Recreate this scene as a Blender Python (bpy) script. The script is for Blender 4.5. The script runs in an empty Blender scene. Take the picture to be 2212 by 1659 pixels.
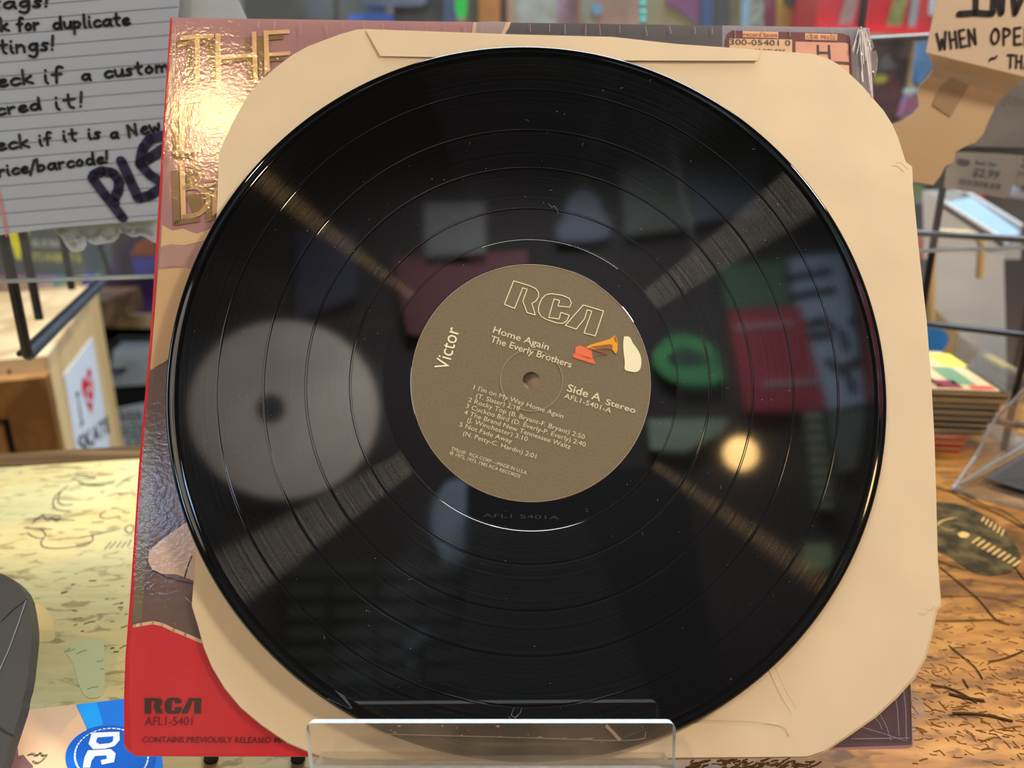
import bpy, bmesh, math, random
from mathutils import Vector, Matrix
random.seed(7)
sc = bpy.context.scene
COL = sc.collection
PI = math.pi
# ------------------------------------------------------------------ camera, world, light, exposure
FPX = 1662.0; CX, CY = 1106.0, 829.5
PITCH = math.radians(18.0)
CAM = Vector((0, 0, 0.25))
cd = bpy.data.cameras.new('camera'); cam = bpy.data.objects.new('camera', cd); COL.objects.link(cam)
cam.location = CAM; cam.rotation_euler = (PI/2 - PITCH, 0, 0)
cd.sensor_fit = 'HORIZONTAL'; cd.sensor_width = 36.0; cd.lens = FPX/2212.0*36.0
cd.clip_start = 0.01
cd.dof.use_dof = True; cd.dof.focus_distance = 0.322; cd.dof.aperture_fstop = 7.4
sc.camera = cam
sc.view_settings.view_transform = 'Standard'; sc.view_settings.look = 'None'
sc.view_settings.gamma = 1.0; sc.view_settings.use_curve_mapping = False
sc.view_settings.exposure = -0.05
w = bpy.data.worlds.new('world'); sc.world = w; w.use_nodes = True
w.node_tree.nodes['Background'].inputs[0].default_value = (0.55, 0.62, 0.72, 1)
w.node_tree.nodes['Background'].inputs[1].default_value = 0.25

def area(name, loc, target, size, power, color, sy=None):
    l = bpy.data.lights.new(name, 'AREA'); l.energy = power; l.color = color
    l.size = size
    if sy: l.shape = 'RECTANGLE'; l.size_y = sy
    o = bpy.data.objects.new(name, l); COL.objects.link(o); o.location = loc
    o.rotation_euler = (Vector(target)-Vector(loc)).to_track_quat('-Z', 'Y').to_euler()
    return o
WARM = (1.0, 0.80, 0.56); COOL = (0.80, 0.90, 1.0)
area('shop_ceiling_light', (0.1, 1.7, 2.9), (0.1, 1.6, 0), 1.6, 250, COOL)
area('shop_ceiling_light', (1.2, 1.0, 2.6), (0.9, 1.2, 0), 0.9, 55, COOL)
ww = area('poster_fill_light', (0.4, -0.7, 2.9), (0.4, -1.7, 1.3), 1.4, 78, (0.92, 0.95, 1.0), 0.3); ww.data.spread = math.radians(85)  # unseen fill, added to brighten the rear posters that the disc mirrors
area('rear_window_light', (-1.06, -1.6, .96), (-0.1, 0.3, 0.1), 0.2, 1.6, (0.42, 0.66, 1.0))
area('side_window_light', (-2.3, -1.3, 1.2), (-0.2, 0.3, 0.1), 0.9, 19, (0.66, 0.82, 1.0))

# ------------------------------------------------------------------ geometry helpers
T = PITCH
FW = Vector((0, math.cos(T), -math.sin(T))); UP = Vector((0, math.sin(T), math.cos(T))); RT = Vector((1, 0, 0))
def c2w(v): return RT*v[0] - UP*v[1] + FW*v[2]
def ray(x, y): return c2w(((x-CX)/FPX, (y-CY)/FPX, 1.0))
class Plane:
    def __init__(s, o, x, y, n): s.o, s.x, s.y, s.n = Vector(o), Vector(x).normalized(), Vector(y).normalized(), Vector(n).normalized()
    def off(s, d): return Plane(s.o + s.n*d, s.x, s.y, s.n)
    def at(s, x, y):
        d = ray(x, y); return CAM + d*((s.o-CAM).dot(s.n)/d.dot(s.n))
    def mat(s):
        m = Matrix((s.x, s.y, s.n)).transposed().to_4x4(); m.translation = s.o; return m
def tilted(ax, ay, t):
    ax, ay = math.radians(ax), math.radians(ay)
    M = Matrix.Rotation(ax, 3, 'X') @ Matrix.Rotation(ay, 3, 'Y')
    return Plane(CAM + c2w(t), c2w(M @ Vector((1, 0, 0))), c2w(M @ Vector((0, -1, 0))), c2w(M @ Vector((0, 0, -1))))
REC = tilted(-8.135, -1.832, (.00811, -.00144, .32188))
COV = tilted(-7.577, -1.057, (.00442, -.00939, .32797))
def horiz(z): return Plane((0, 0, z), (1, 0, 0), (0, 1, 0), (0, 0, 1))
def vert(Y): return Plane((0, Y, 0), (1, 0, 0), (0, 0, 1), (0, -1, 0))
CTR = horiz(0)
_l = ray(0, 605)*(.4509/ray(0, 605).y); _r = ray(2212, 532)*(.53/ray(2212, 532).y); _d = Vector((_r.x-_l.x, _r.y-_l.y, 0)).normalized()
SH = Plane(CAM+_l, _d, (0, 0, 1), _d.cross(Vector((0, 0, 1))))   # shield; normal toward camera
def refl(x, y, Y):
    p = REC.at(x, y); d = ray(x, y).normalized(); r = d - REC.n*(2*d.dot(REC.n))
    return p + r*((Y-p.y)/r.y)
def reflz(x, y, dist, pl):
    p = pl.at(x, y); d = ray(x, y).normalized(); r = d - pl.n*(2*d.dot(pl.n))
    return p + r*dist

def W(o): return W_M.get(o.name, Matrix())
W_M = {}
def thing(name, label, cat, loc=(0, 0, 0), group=None, M=None):
    o = bpy.data.objects.new(name, None); COL.objects.link(o); o.empty_display_size = .02
    m = M.copy() if M is not None else Matrix.Translation(Vector(loc))
    o.matrix_world = m; W_M[o.name] = m
    tag(o, label, cat, group); return o
def tag(o, label, cat, group=None, kind=None):
    if label: o['label'] = label
    if cat: o['category'] = cat
    if group: o['group'] = group
    if kind: o['kind'] = kind
    return o
def part(name, vf, mat, parent=None, label=None, M=None, smooth=False, kind=None, mats=None, fmat=None):
    """vf = (world verts, faces); stored local to the parent's frame"""
    vs, fs = vf
    me = bpy.data.meshes.new(name)
    if parent is not None: m = W(parent)
    elif M is not None: m = M
    else:
        c = Vector((sum(v[0] for v in vs), sum(v[1] for v in vs), 0))/len(vs); c.z = min(v[2] for v in vs)
        m = Matrix.Translation(c)
    inv = m.inverted()
    me.from_pydata([inv @ Vector(v) for v in vs], [], fs); me.update()
    bm = bmesh.new(); bm.from_mesh(me); bmesh.ops.recalc_face_normals(bm, faces=bm.faces); bm.to_mesh(me); bm.free()
    if smooth: me.polygons.foreach_set('use_smooth', [True]*len(me.polygons))
    me.materials.append(mat)
    if mats:
        for q in mats: me.materials.append(q)
        for i, p in enumerate(me.polygons): p.material_index = fmat(i, p, m)
    o = bpy.data.objects.new(name, me); COL.objects.link(o)
    if parent is not None: o.parent = parent
    else: o.matrix_world = m
    W_M[o.name] = m
    if label: o['label'] = label
    if kind: o['kind'] = kind
    return o
def solo(name, vf, mat, label, cat, group=None, **k):
    o = part(name, vf, mat, **k); return tag(o, label, cat, group)
def struct(name, vf, mat):
    o = part(name, vf, mat); o['kind'] = 'structure'; return o
def join(lst):
    vs, fs = [], []
    for a, b in lst:
        n = len(vs); vs += list(a); fs += [tuple(i+n for i in f) for f in b]
    return vs, fs
def prism(pts, ext):
    pts = [Vector(p) for p in pts]; n = len(pts); ext = Vector(ext)
    vs = pts + [p+ext for p in pts]
    fs = [tuple(range(n)), tuple(range(2*n-1, n-1, -1))] + [(i, i+n, (i+1) % n+n, (i+1) % n) for i in range(n)]
    return vs, fs
def slab(pl, px, th):
    """outline in pixels on plane pl; front on the plane, body th deep behind"""
    return prism([pl.at(*p) for p in px], -pl.n*th)
def decal(pl, px, lift, th=.00008):
    q = pl.off(lift); return prism([q.at(*p) for p in px], pl.n*(-th))
def box(c, s, R=None):
    R = R or Matrix.Identity(3); c = Vector(c); vs = []
    for k in range(8):
        vs.append(c + R @ Vector(((k & 1 and 1 or -1)*s[0]/2, (k & 2 and 1 or -1)*s[1]/2, (k & 4 and 1 or -1)*s[2]/2)))
    return vs, [(0, 1, 3, 2), (4, 6, 7, 5), (0, 4, 5, 1), (2, 3, 7, 6), (0, 2, 6, 4), (1, 5, 7, 3)]
def bbox(a, b): return box([(a[i]+b[i])/2 for i in range(3)], [abs(a[i]-b[i]) for i in range(3)])
def tube(pts, r, seg=10):
    pts = [Vector(p) for p in pts]; vs, fs = [], []
    for i, p in enumerate(pts):
        d = (pts[min(i+1, len(pts)-1)] - pts[max(i-1, 0)]).normalized()
        a = d.orthogonal().normalized() if i == 0 else (a - d*a.dot(d)).normalized()
        b = d.cross(a); rr = r[i] if isinstance(r, (list, tuple)) else r
        for k in range(seg):
            t = 2*PI*k/seg; vs.append(p + (a*math.cos(t)+b*math.sin(t))*rr)
    for i in range(len(pts)-1):
        for k in range(seg):
            k2 = (k+1) % seg; fs.append((i*seg+k, i*seg+k2, (i+1)*seg+k2, (i+1)*seg+k))
    fs += [tuple(range(seg-1, -1, -1)), tuple(range((len(pts)-1)*seg, len(pts)*seg))]
    return vs, fs
def lathe(prof, pl, seg=64, close=True):
    """prof (r, h) pairs; closed ring profile if close"""
    vs, fs = [], []; n = len(prof)
    for k in range(seg):
        t = 2*PI*k/seg; e = pl.x*math.cos(t)+pl.y*math.sin(t)
        for r, h in prof: vs.append(pl.o + e*r + pl.n*h)
    for k in range(seg):
        k2 = (k+1) % seg
        for i in range(n if close else n-1):
            j = (i+1) % n; fs.append((k*n+i, k2*n+i, k2*n+j, k*n+j))
    return vs, fs
def disc(pl, r, th, seg=32, c=None):
    c = c or pl.o; return prism([c + (pl.x*math.cos(2*PI*k/seg)+pl.y*math.sin(2*PI*k/seg))*r for k in range(seg)], -pl.n*th)
def ball(c, r, seg=16, rings=10, s=(1, 1, 1)):
    vs, fs = [], []; c = Vector(c)
    vs.append(c+Vector((0, 0, r*s[2])))
    for i in range(1, rings):
        a = PI*i/rings
        for k in range(seg):
            t = 2*PI*k/seg; vs.append(c+Vector((math.sin(a)*math.cos(t)*r*s[0], math.sin(a)*math.sin(t)*r*s[1], math.cos(a)*r*s[2])))
    vs.append(c-Vector((0, 0, r*s[2]))); L = len(vs)-1
    for k in range(seg):
        k2 = (k+1) % seg; fs.append((0, 1+k, 1+k2)); fs.append((L, 1+(rings-2)*seg+k2, 1+(rings-2)*seg+k))
        for i in range(rings-2): fs.append((1+i*seg+k, 1+(i+1)*seg+k, 1+(i+1)*seg+k2, 1+i*seg+k2))
    return vs, fs
def smooth(p, n=2):
    for _ in range(n):
        q = [p[0]]
        for a, b in zip(p, p[1:]):
            q += [(a[0]*.75+b[0]*.25, a[1]*.75+b[1]*.25), (a[0]*.25+b[0]*.75, a[1]*.25+b[1]*.75)]
        p = q+[p[-1]]
    return p
def stroke(pl, pts, wpx, lift, closed=False, th=.00008, cap=True):
    """ink line of width wpx pixels through pixel points, lying on pl"""
    q = pl.off(lift); P = [q.at(*p) for p in pts]
    if closed: P = P+[P[0]]
    m = pts[len(pts)//2]; wd = (q.at(m[0]+wpx, m[1]) - q.at(*m)).length
    return ribbon(P, wd, pl.n, th, cap)
def ribbon(P, wd, n, th=.00008, cap=True):
    out = []
    for a, b in zip(P, P[1:]):
        d = b-a
        if d.length < 1e-7: continue
        s = d.normalized().cross(n)*wd/2
        out.append(prism([a-s, b-s, b+s, a+s], -n*th))
    if cap:
        for a in P:
            x = n.orthogonal().normalized(); y = n.cross(x)
            out.append(prism([a+(x*math.cos(2*PI*k/8)+y*math.sin(2*PI*k/8))*wd/2 for k in range(8)], -n*th))
    return join(out)
_tc = {}
def text_geo(s, bold=0.0):
    k = (s, bold)
    if k in _tc: return _tc[k]
    cu = bpy.data.curves.new('t', 'FONT'); cu.body = s; cu.offset = bold; cu.resolution_u = 3
    o = bpy.data.objects.new('t', cu); COL.objects.link(o)
    dg = bpy.context.evaluated_depsgraph_get(); dg.update()
    me = bpy.data.meshes.new_from_object(o.evaluated_get(dg))
    vs = [v.co.copy() for v in me.vertices]; fs = [tuple(p.vertices) for p in me.polygons]
    bpy.data.objects.remove(o); bpy.data.curves.remove(cu); bpy.data.meshes.remove(me)
    _tc[k] = (vs, fs); return vs, fs
def text(s, pl, a, b, cap, lift=.0002, bold=0.0, up=None, shear=0.0, hv=False):
    """text whose baseline runs from pixel a to pixel b, capitals cap pixels tall"""
    vs, fs = text_geo(s, bold); x0 = min(v.x for v in vs); x1 = max(v.x for v in vs)
    q = pl.off(lift); A = q.at(*a); B = q.at(*b); X = (B-A); Xn = X.normalized(); Yn = pl.n.cross(Xn)
    dx, dy = b[0]-a[0], b[1]-a[1]; L = math.hypot(dx, dy); ux, uy = dy/L, -dx/L
    h = (q.at(a[0]+ux*cap, a[1]+uy*cap)-A).length/0.70
    if hv: h = (q.at(a[0], a[1]-cap)-A).length/.70
    return [A + Xn*((v.x-x0)/(x1-x0)*X.length + shear*v.y*h) + Yn*(v.y*h) for v in vs], fs

# ------------------------------------------------------------------ materials
def lin(c):
    return tuple(((v/255)/12.92 if v/255 <= .04045 else ((v/255+.055)/1.055)**2.4) for v in c)
_mc = {}
def mat(name, col, rough=.6, var=.12, scale=40, bump=0, bscale=200, metal=0, spec=.5, coat=0, col2=None, alpha=1, trans=0, stretch=None, contrast=1):
    if name in _mc: return _mc[name]
    m = bpy.data.materials.new(name); m.use_nodes = True; nt = m.node_tree; N = nt.nodes; L = nt.links
    b = N['Principled BSDF']; b.inputs['Roughness'].default_value = rough; b.inputs['Metallic'].default_value = metal
    b.inputs['Specular IOR Level'].default_value = spec; b.inputs['Coat Weight'].default_value = coat; b.inputs['Coat Roughness'].default_value = .08
    tc = N.new('ShaderNodeTexCoord'); src = tc.outputs['Object']
    if stretch:
        mp = N.new('ShaderNodeMapping'); mp.inputs['Scale'].default_value = stretch; L.new(src, mp.inputs[0]); src = mp.outputs[0]
    nz = N.new('ShaderNodeTexNoise'); nz.inputs['Scale'].default_value = scale; nz.inputs['Detail'].default_value = 5; L.new(src, nz.inputs['Vector'])
    c = lin(col); c2 = lin(col2) if col2 else tuple(v*(1-var) for v in c); c1 = c if col2 else tuple(min(1, v*(1+var)) for v in c)
    rp = N.new('ShaderNodeValToRGB'); e = rp.color_ramp.elements
    e[0].position = .5-.22/contrast; e[1].position = .5+.22/contrast; e[0].color = (*c2, 1); e[1].color = (*c1, 1)
    L.new(nz.outputs[0], rp.inputs[0]); L.new(rp.outputs[0], b.inputs['Base Color'])
    if bump:
        n2 = N.new('ShaderNodeTexNoise'); n2.inputs['Scale'].default_value = bscale; n2.inputs['Detail'].default_value = 3; L.new(src, n2.inputs['Vector'])
        bp = N.new('ShaderNodeBump'); bp.inputs['Strength'].default_value = bump; bp.inputs['Distance'].default_value = .001
        L.new(n2.outputs[0], bp.inputs['Height']); L.new(bp.outputs[0], b.inputs['Normal'])
    _mc[name] = m; return m
def clear(name, tint=(.97, .98, .98), veil=.05, vcol=(.8, .8, .8), rough=.03, bump=0, bscale=60, gl=1.0, ior=1.49):
    """thin clear plastic: see-through plus fresnel gloss plus a little diffuse haze"""
    m = bpy.data.materials.new(name); m.use_nodes = True; nt = m.node_tree; N = nt.nodes; L = nt.links; N.clear()
    out = N.new('ShaderNodeOutputMaterial'); tr = N.new('ShaderNodeBsdfTransparent'); tr.inputs[0].default_value = (*tint, 1)
    df = N.new('ShaderNodeBsdfDiffuse'); df.inputs[0].default_value = (*vcol, 1)
    g = N.new('ShaderNodeBsdfAnisotropic'); g.inputs['Roughness'].default_value = rough
    fr = N.new('ShaderNodeFresnel'); ge = N.new('ShaderNodeNewGeometry'); io = N.new('ShaderNodeMapRange')
    io.inputs[3].default_value = ior; io.inputs[4].default_value = 1/ior; L.new(ge.outputs['Backfacing'], io.inputs[0]); L.new(io.outputs[0], fr.inputs[0])
    tc = N.new('ShaderNodeTexCoord'); nz = N.new('ShaderNodeTexNoise'); nz.inputs['Scale'].default_value = 30; nz.inputs['Detail'].default_value = 8; L.new(tc.outputs['Object'], nz.inputs[0])
    mr = N.new('ShaderNodeMapRange'); mr.inputs[1].default_value = .35; mr.inputs[2].default_value = .75; mr.inputs[3].default_value = veil*.5; mr.inputs[4].default_value = veil*1.8
    L.new(nz.outputs[0], mr.inputs[0])
    m1 = N.new('ShaderNodeMixShader'); L.new(mr.outputs[0], m1.inputs[0]); L.new(tr.outputs[0], m1.inputs[1]); L.new(df.outputs[0], m1.inputs[2])
    mu = N.new('ShaderNodeMath'); mu.operation = 'MULTIPLY'; mu.inputs[1].default_value = gl; L.new(fr.outputs[0], mu.inputs[0])
    m2 = N.new('ShaderNodeMixShader'); L.new(mu.outputs[0], m2.inputs[0]); L.new(m1.outputs[0], m2.inputs[1]); L.new(g.outputs[0], m2.inputs[2])
    if bump:
        n2 = N.new('ShaderNodeTexNoise'); n2.inputs['Scale'].default_value = bscale; n2.inputs['Detail'].default_value = 4; L.new(tc.outputs['Object'], n2.inputs[0])
        bp = N.new('ShaderNodeBump'); bp.inputs['Strength'].default_value = bump; bp.inputs['Distance'].default_value = .001
        L.new(n2.outputs[0], bp.inputs['Height']); L.new(bp.outputs[0], g.inputs['Normal']); L.new(bp.outputs[0], fr.inputs['Normal'])
    L.new(m2.outputs[0], out.inputs[0]); return m
def emit(name, col, s):
    m = bpy.data.materials.new(name); m.use_nodes = True; N = m.node_tree.nodes; b = N['Principled BSDF']
    b.inputs['Base Color'].default_value = (*lin(col), 1); b.inputs['Emission Color'].default_value = (*lin(col), 1); b.inputs['Emission Strength'].default_value = s
    return m
def flat(col, rough=.55, spec=.3): return mat('print_%d_%d_%d' % col, col, rough, .04, 90, spec=spec)

def vinyl(name, grooves):
    m = bpy.data.materials.new(name); m.use_nodes = True; nt = m.node_tree; N = nt.nodes; L = nt.links
    b = N['Principled BSDF']; b.inputs['Base Color'].default_value = (.0025, .0028, .003, 1)
    b.inputs['Roughness'].default_value = .05 if grooves else .03; b.inputs['IOR'].default_value = 1.62
    if not grooves: return m
    out = N['Material Output']
    tc = N.new('ShaderNodeTexCoord'); sp = N.new('ShaderNodeSeparateXYZ'); L.new(tc.outputs['Object'], sp.inputs[0])
    cb = N.new('ShaderNodeCombineXYZ'); L.new(sp.outputs[0], cb.inputs[0]); L.new(sp.outputs[1], cb.inputs[1])
    ln = N.new('ShaderNodeVectorMath'); ln.operation = 'LENGTH'; L.new(cb.outputs[0], ln.inputs[0])
    def band(scale, detail, lo, hi):
        n = N.new('ShaderNodeTexNoise'); n.noise_dimensions = '1D'; n.inputs['Scale'].default_value = scale; n.inputs['Detail'].default_value = detail
        L.new(ln.outputs['Value'], n.inputs['W']); r = N.new('ShaderNodeMapRange'); r.inputs[1].default_value = .3; r.inputs[2].default_value = .7
        r.inputs[3].default_value = lo; r.inputs[4].default_value = hi; L.new(n.outputs[0], r.inputs[0]); return r.outputs[0]
    k = N.new('ShaderNodeMath'); k.operation = 'MULTIPLY'; L.new(band(900, 4, .35, 1.3), k.inputs[0])
    g3 = N.new('ShaderNodeTexNoise'); g3.inputs['Scale'].default_value = 1800; g3.inputs['Detail'].default_value = 2; L.new(tc.outputs['Object'], g3.inputs[0])
    g4 = N.new('ShaderNodeMapRange'); g4.inputs[1].default_value = .35; g4.inputs[2].default_value = .65; g4.inputs[3].default_value = .4; g4.inputs[4].default_value = 1.5; L.new(g3.outputs[0], g4.inputs[0])
    L.new(g4.outputs[0], k.inputs[1])
    k2 = N.new('ShaderNodeMath'); k2.operation = 'MULTIPLY'; k2.inputs[1].default_value = GROOVE; L.new(k.outputs[0], k2.inputs[0])
    tg = N.new('ShaderNodeTangent'); tg.direction_type = 'RADIAL'; tg.axis = 'Z'
    g = N.new('ShaderNodeBsdfAnisotropic'); g.inputs['Roughness'].default_value = .26; g.inputs['Anisotropy'].default_value = .93; g.inputs['Rotation'].default_value = .0
    L.new(tg.outputs[0], g.inputs['Tangent']); L.new(k2.outputs[0], g.inputs['Color'])
    ad = N.new('ShaderNodeAddShader'); L.new(b.outputs[0], ad.inputs[0]); L.new(g.outputs[0], ad.inputs[1]); L.new(ad.outputs[0], out.inputs[0])
    return m
GROOVE = .013

def wood(name, c1, c2, c3=None, sx=4, sy=60, rough=.35, coat=.0, gscale=1.0, rot=0):
    m = bpy.data.materials.new(name); m.use_nodes = True; nt = m.node_tree; N = nt.nodes; L = nt.links
    b = N['Principled BSDF']; b.inputs['Roughness'].default_value = rough; b.inputs['Coat Weight'].default_value = coat; b.inputs['Coat Roughness'].default_value = .15
    tc = N.new('ShaderNodeTexCoord'); mp = N.new('ShaderNodeMapping'); mp.inputs['Scale'].default_value = (sx, sy, sy if sx < sy else sy); mp.inputs['Rotation'].default_value = (0, 0, rot)
    L.new(tc.outputs['Object'], mp.inputs[0])
    nz = N.new('ShaderNodeTexNoise'); nz.inputs['Scale'].default_value = gscale; nz.inputs['Detail'].default_value = 8; nz.inputs['Distortion'].default_value = .8; L.new(mp.outputs[0], nz.inputs[0])
    rp = N.new('ShaderNodeValToRGB'); e = rp.color_ramp.elements; e[0].position = .36; e[1].position = .62
    e[0].color = (*lin(c1), 1); e[1].color = (*lin(c2), 1); L.new(nz.outputs[0], rp.inputs[0])
    L.new(rp.outputs[0], b.inputs['Base Color'])
    bp = N.new('ShaderNodeBump'); bp.inputs['Strength'].default_value = .15; bp.inputs['Distance'].default_value = .001; L.new(nz.outputs[0], bp.inputs['Height']); L.new(bp.outputs[0], b.inputs['Normal'])
    return m
def counter_mat():
    m = bpy.data.materials.new('varnished_counter_wood'); m.use_nodes = True; nt = m.node_tree; N = nt.nodes; L = nt.links
    b = N['Principled BSDF']; b.inputs['Roughness'].default_value = .38; b.inputs['Coat Weight'].default_value = .25; b.inputs['Coat Roughness'].default_value = .22
    tc = N.new('ShaderNodeTexCoord')
    def noise(scale, st, det=6, dist=0):
        mp = N.new('ShaderNodeMapping'); mp.inputs['Scale'].default_value = st; L.new(tc.outputs['Object'], mp.inputs[0])
        n = N.new('ShaderNodeTexNoise'); n.inputs['Scale'].default_value = scale; n.inputs['Detail'].default_value = det; n.inputs['Distortion'].default_value = dist; L.new(mp.outputs[0], n.inputs[0]); return n.outputs[0]
    def ramp(src, stops):
        r = N.new('ShaderNodeValToRGB'); e = r.color_ramp.elements
        while len(e) < len(stops): e.new(.5)
        for i, (p, c) in enumerate(stops): e[i].position = p; e[i].color = (*c, 1)
        L.new(src, r.inputs[0]); return r.outputs[0]
    def mix(f, a, c, mode='MIX'):
        x = N.new('ShaderNodeMix'); x.data_type = 'RGBA'; x.blend_type = mode
        if isinstance(f, float): x.inputs[0].default_value = f
        else: L.new(f, x.inputs[0])
        L.new(a, x.inputs[6]); L.new(c, x.inputs[7]); return x.outputs[2]
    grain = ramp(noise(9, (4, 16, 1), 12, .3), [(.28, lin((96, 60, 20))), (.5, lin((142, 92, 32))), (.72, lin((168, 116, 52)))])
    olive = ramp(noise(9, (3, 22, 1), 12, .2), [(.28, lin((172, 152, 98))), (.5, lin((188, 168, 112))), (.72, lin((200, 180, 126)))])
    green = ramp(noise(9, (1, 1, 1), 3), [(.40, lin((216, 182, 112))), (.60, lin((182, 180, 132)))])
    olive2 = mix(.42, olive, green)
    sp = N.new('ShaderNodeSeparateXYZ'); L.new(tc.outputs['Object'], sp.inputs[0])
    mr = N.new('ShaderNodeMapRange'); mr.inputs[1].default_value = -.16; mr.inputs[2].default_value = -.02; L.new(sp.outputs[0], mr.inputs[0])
    base = mix(mr.outputs[0], olive2, grain)  # olive to orange: pale paint, plus daylight sheen and lamp warmth put into the colour
    nn = noise(7, (2.4, 6, 1), 12, .6)
    stain = ramp(nn, [(.30, (.20, .15, .10)), (.42, (1, 1, 1))])
    sc2 = ramp(noise(70, (1.0, 2.2, 1), 8, .8), [(.36, (.30, .22, .14)), (.44, (1, 1, 1))])
    st = mix(.75, base, stain, 'MULTIPLY'); st = mix(.6, st, sc2, 'MULTIPLY')
    L.new(st, b.inputs['Base Color'])
    bp = N.new('ShaderNodeBump'); bp.inputs['Strength'].default_value = .25; bp.inputs['Distance'].default_value = .001; L.new(nn, bp.inputs['Height']); L.new(bp.outputs[0], b.inputs['Normal'])
    return m

M_black = mat('black_wire', (22, 22, 24), .35, .1)
M_paper = mat('cream_paper', (212, 193, 162), .75, .045, 30, bump=.5, bscale=16, spec=.2)
M_acr = clear('clear_acrylic', veil=.10, vcol=(.55, .42, .28))  # brown veil paints in the wood counter's reflection as haze
M_acre = mat('acrylic_cut_edge', (205, 215, 222), .3, .12, 300, coat=.3)
M_shield = clear('clear_shield', veil=.03, vcol=(.8, .85, .9), rough=.05)
M_wrap = clear('shrink_wrap', tint=(.99, .985, .98), veil=.010, vcol=(.85, .8, .75), rough=.07, bump=.115, bscale=620, gl=.66, ior=1.55)
M_wrapc = clear('crinkled_shrink_wrap', tint=(.93, .92, .93), veil=.13, vcol=(.7, .66, .66), rough=.10, bump=.8, bscale=160, gl=1.4, ior=1.5)
M_ink = mat('black_marker_ink', (26, 26, 30), .5, .2)
M_pine = wood('light_pine', (170, 138, 96), (206, 180, 138), sx=14, sy=4, gscale=2)
M_brown = wood('stained_brown_wood', (120, 80, 42), (160, 112, 62), sx=30, sy=30, gscale=.6)
M_dkwood = wood('dark_wood', (60, 44, 32), (96, 72, 52), sx=4, sy=30)

# ------------------------------------------------------------------ the room
def room():
    wm = mat('dark_shop_wall', (46, 40, 38), .9, .15, 3); cm = mat('dark_ceiling', (30, 30, 32), .9, .15, 3)
    fm = mat('shop_floor', (92, 84, 76), .6, .2, 4); lm = mat('shop_wall_far', (120, 112, 104), .85, .2, 3)
    z0, z1 = -.95, 3.1
    struct('floor', bbox((-2.6, -1.7, z0-.1), (2.6, 4.1, z0)), fm)
    struct('ceiling', bbox((-2.6, -1.7, z1), (2.6, 4.1, z1+.1)), cm)
    struct('wall_rear', bbox((-2.6, -1.8, z0), (2.6, -1.7, z1)), wm)
    struct('wall_far', bbox((-2.6, 4.1, z0), (2.6, 4.2, z1)), lm)
    struct('wall_left', bbox((-2.7, -1.8, z0), (-2.6, 4.2, z1)), lm)
    struct('wall_right', bbox((2.6, -1.8, z0), (2.7, 4.2, z1)), lm)
    for i, y in enumerate((-1.35, -.55)):
        struct('trim_%d' % (i+1), bbox((-2.6, y-.06, z1-.16), (2.6, y+.06, z1)), mat('ceiling_beam', (60, 56, 50), .7, .2, 5))
room()

# ------------------------------------------------------------------ counter
EA = Vector((-.415, .5746, 0)); EB = Vector((.4899, .7311, 0)); ED = (EB-EA).normalized(); EN = Vector((0, 0, 1)).cross(ED)
ctr = thing('counter', 'long varnished orange and olive wooden counter covered with ink sketches, under the album', 'counter', (0, .35, -.045))
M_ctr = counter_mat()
a0, a1 = EA-ED*.7, EA+ED*1.9
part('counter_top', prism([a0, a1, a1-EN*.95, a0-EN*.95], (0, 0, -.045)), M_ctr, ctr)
e0 = prism([a0-EN*.02+Vector((0, 0, .0015)), a1-EN*.02+Vector((0, 0, .0015)), a1+EN*.006+Vector((0, 0, .0015)), a0+EN*.006+Vector((0, 0, .0015))], (0, 0, -.05))
part('edge_strip', e0, wood('dark_edge_strip', (76, 54, 30), (112, 84, 52), sx=3, sy=80, coat=.3), ctr, 'dark brown trim strip along the far edge')
part('cabinet', prism([a0-EN*.05-Vector((0, 0, .045)), a1-EN*.05-Vector((0, 0, .045)), a1-EN*.85-Vector((0, 0, .045)), a0-EN*.85-Vector((0, 0, .045))], (0, 0, -.905)), M_dkwood, ctr)
# ink drawings on the counter: left (crop scale 2.307, origin 0,940)
def C3(p): return [(x/2.307, 940+y/2.307) for x, y in p]
L1 = [[(340, 250), (300, 280), (285, 330), (310, 350), (365, 345)], [(300, 280), (268, 310), (262, 355), (290, 375), (355, 380)],
 [(160, 440), (200, 405), (240, 410), (305, 418)], [(205, 395), (300, 400)], [(165, 425), (215, 395)], [(215, 400), (240, 435), (255, 400), (280, 435), (300, 405)], [(240, 420), (375, 424)], [(120, 460), (170, 465), (262, 468)],
 [(135, 485), (170, 510), (215, 515), (232, 495), (205, 470)], [(215, 515), (200, 535), (215, 560), (300, 565), (440, 545), (465, 520), (460, 500)], [(380, 545), (460, 530)],
 [(400, 510), (500, 490), (600, 465)], [(378, 185), (470, 187)], [(370, 195), (440, 200)], [(370, 205), (475, 210)], [(360, 213), (400, 225), (480, 215)], [(385, 230), (430, 245), (540, 235), (575, 225)],
 [(440, 240), (500, 250), (570, 235)], [(400, 240), (460, 255), (520, 250)], [(530, 375), (500, 390), (500, 412), (540, 415), (600, 402)], [(455, 435), (520, 430)], [(555, 362), (600, 366)],
 [(545, 300), (590, 285), (600, 300), (660, 285), (672, 300)], [(575, 260), (640, 210), (680, 200)], [(520, 570), (555, 530)], [(545, 565), (580, 530)], [(580, 560), (605, 530)], [(605, 560), (630, 530)], [(635, 555), (655, 520)],
 [(620, 470), (640, 445), (668, 450), (665, 480), (640, 490), (622, 470)], [(510, 290), (512, 285)]]
part('ink_drawing', join([stroke(CTR, smooth(C3(p), 1), 2.6, .0003, cap=False) for p in L1]), mat('faded_ink', (66, 58, 44), .7, .2), ctr, 'black pen doodle of looping lines on the olive side')
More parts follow.
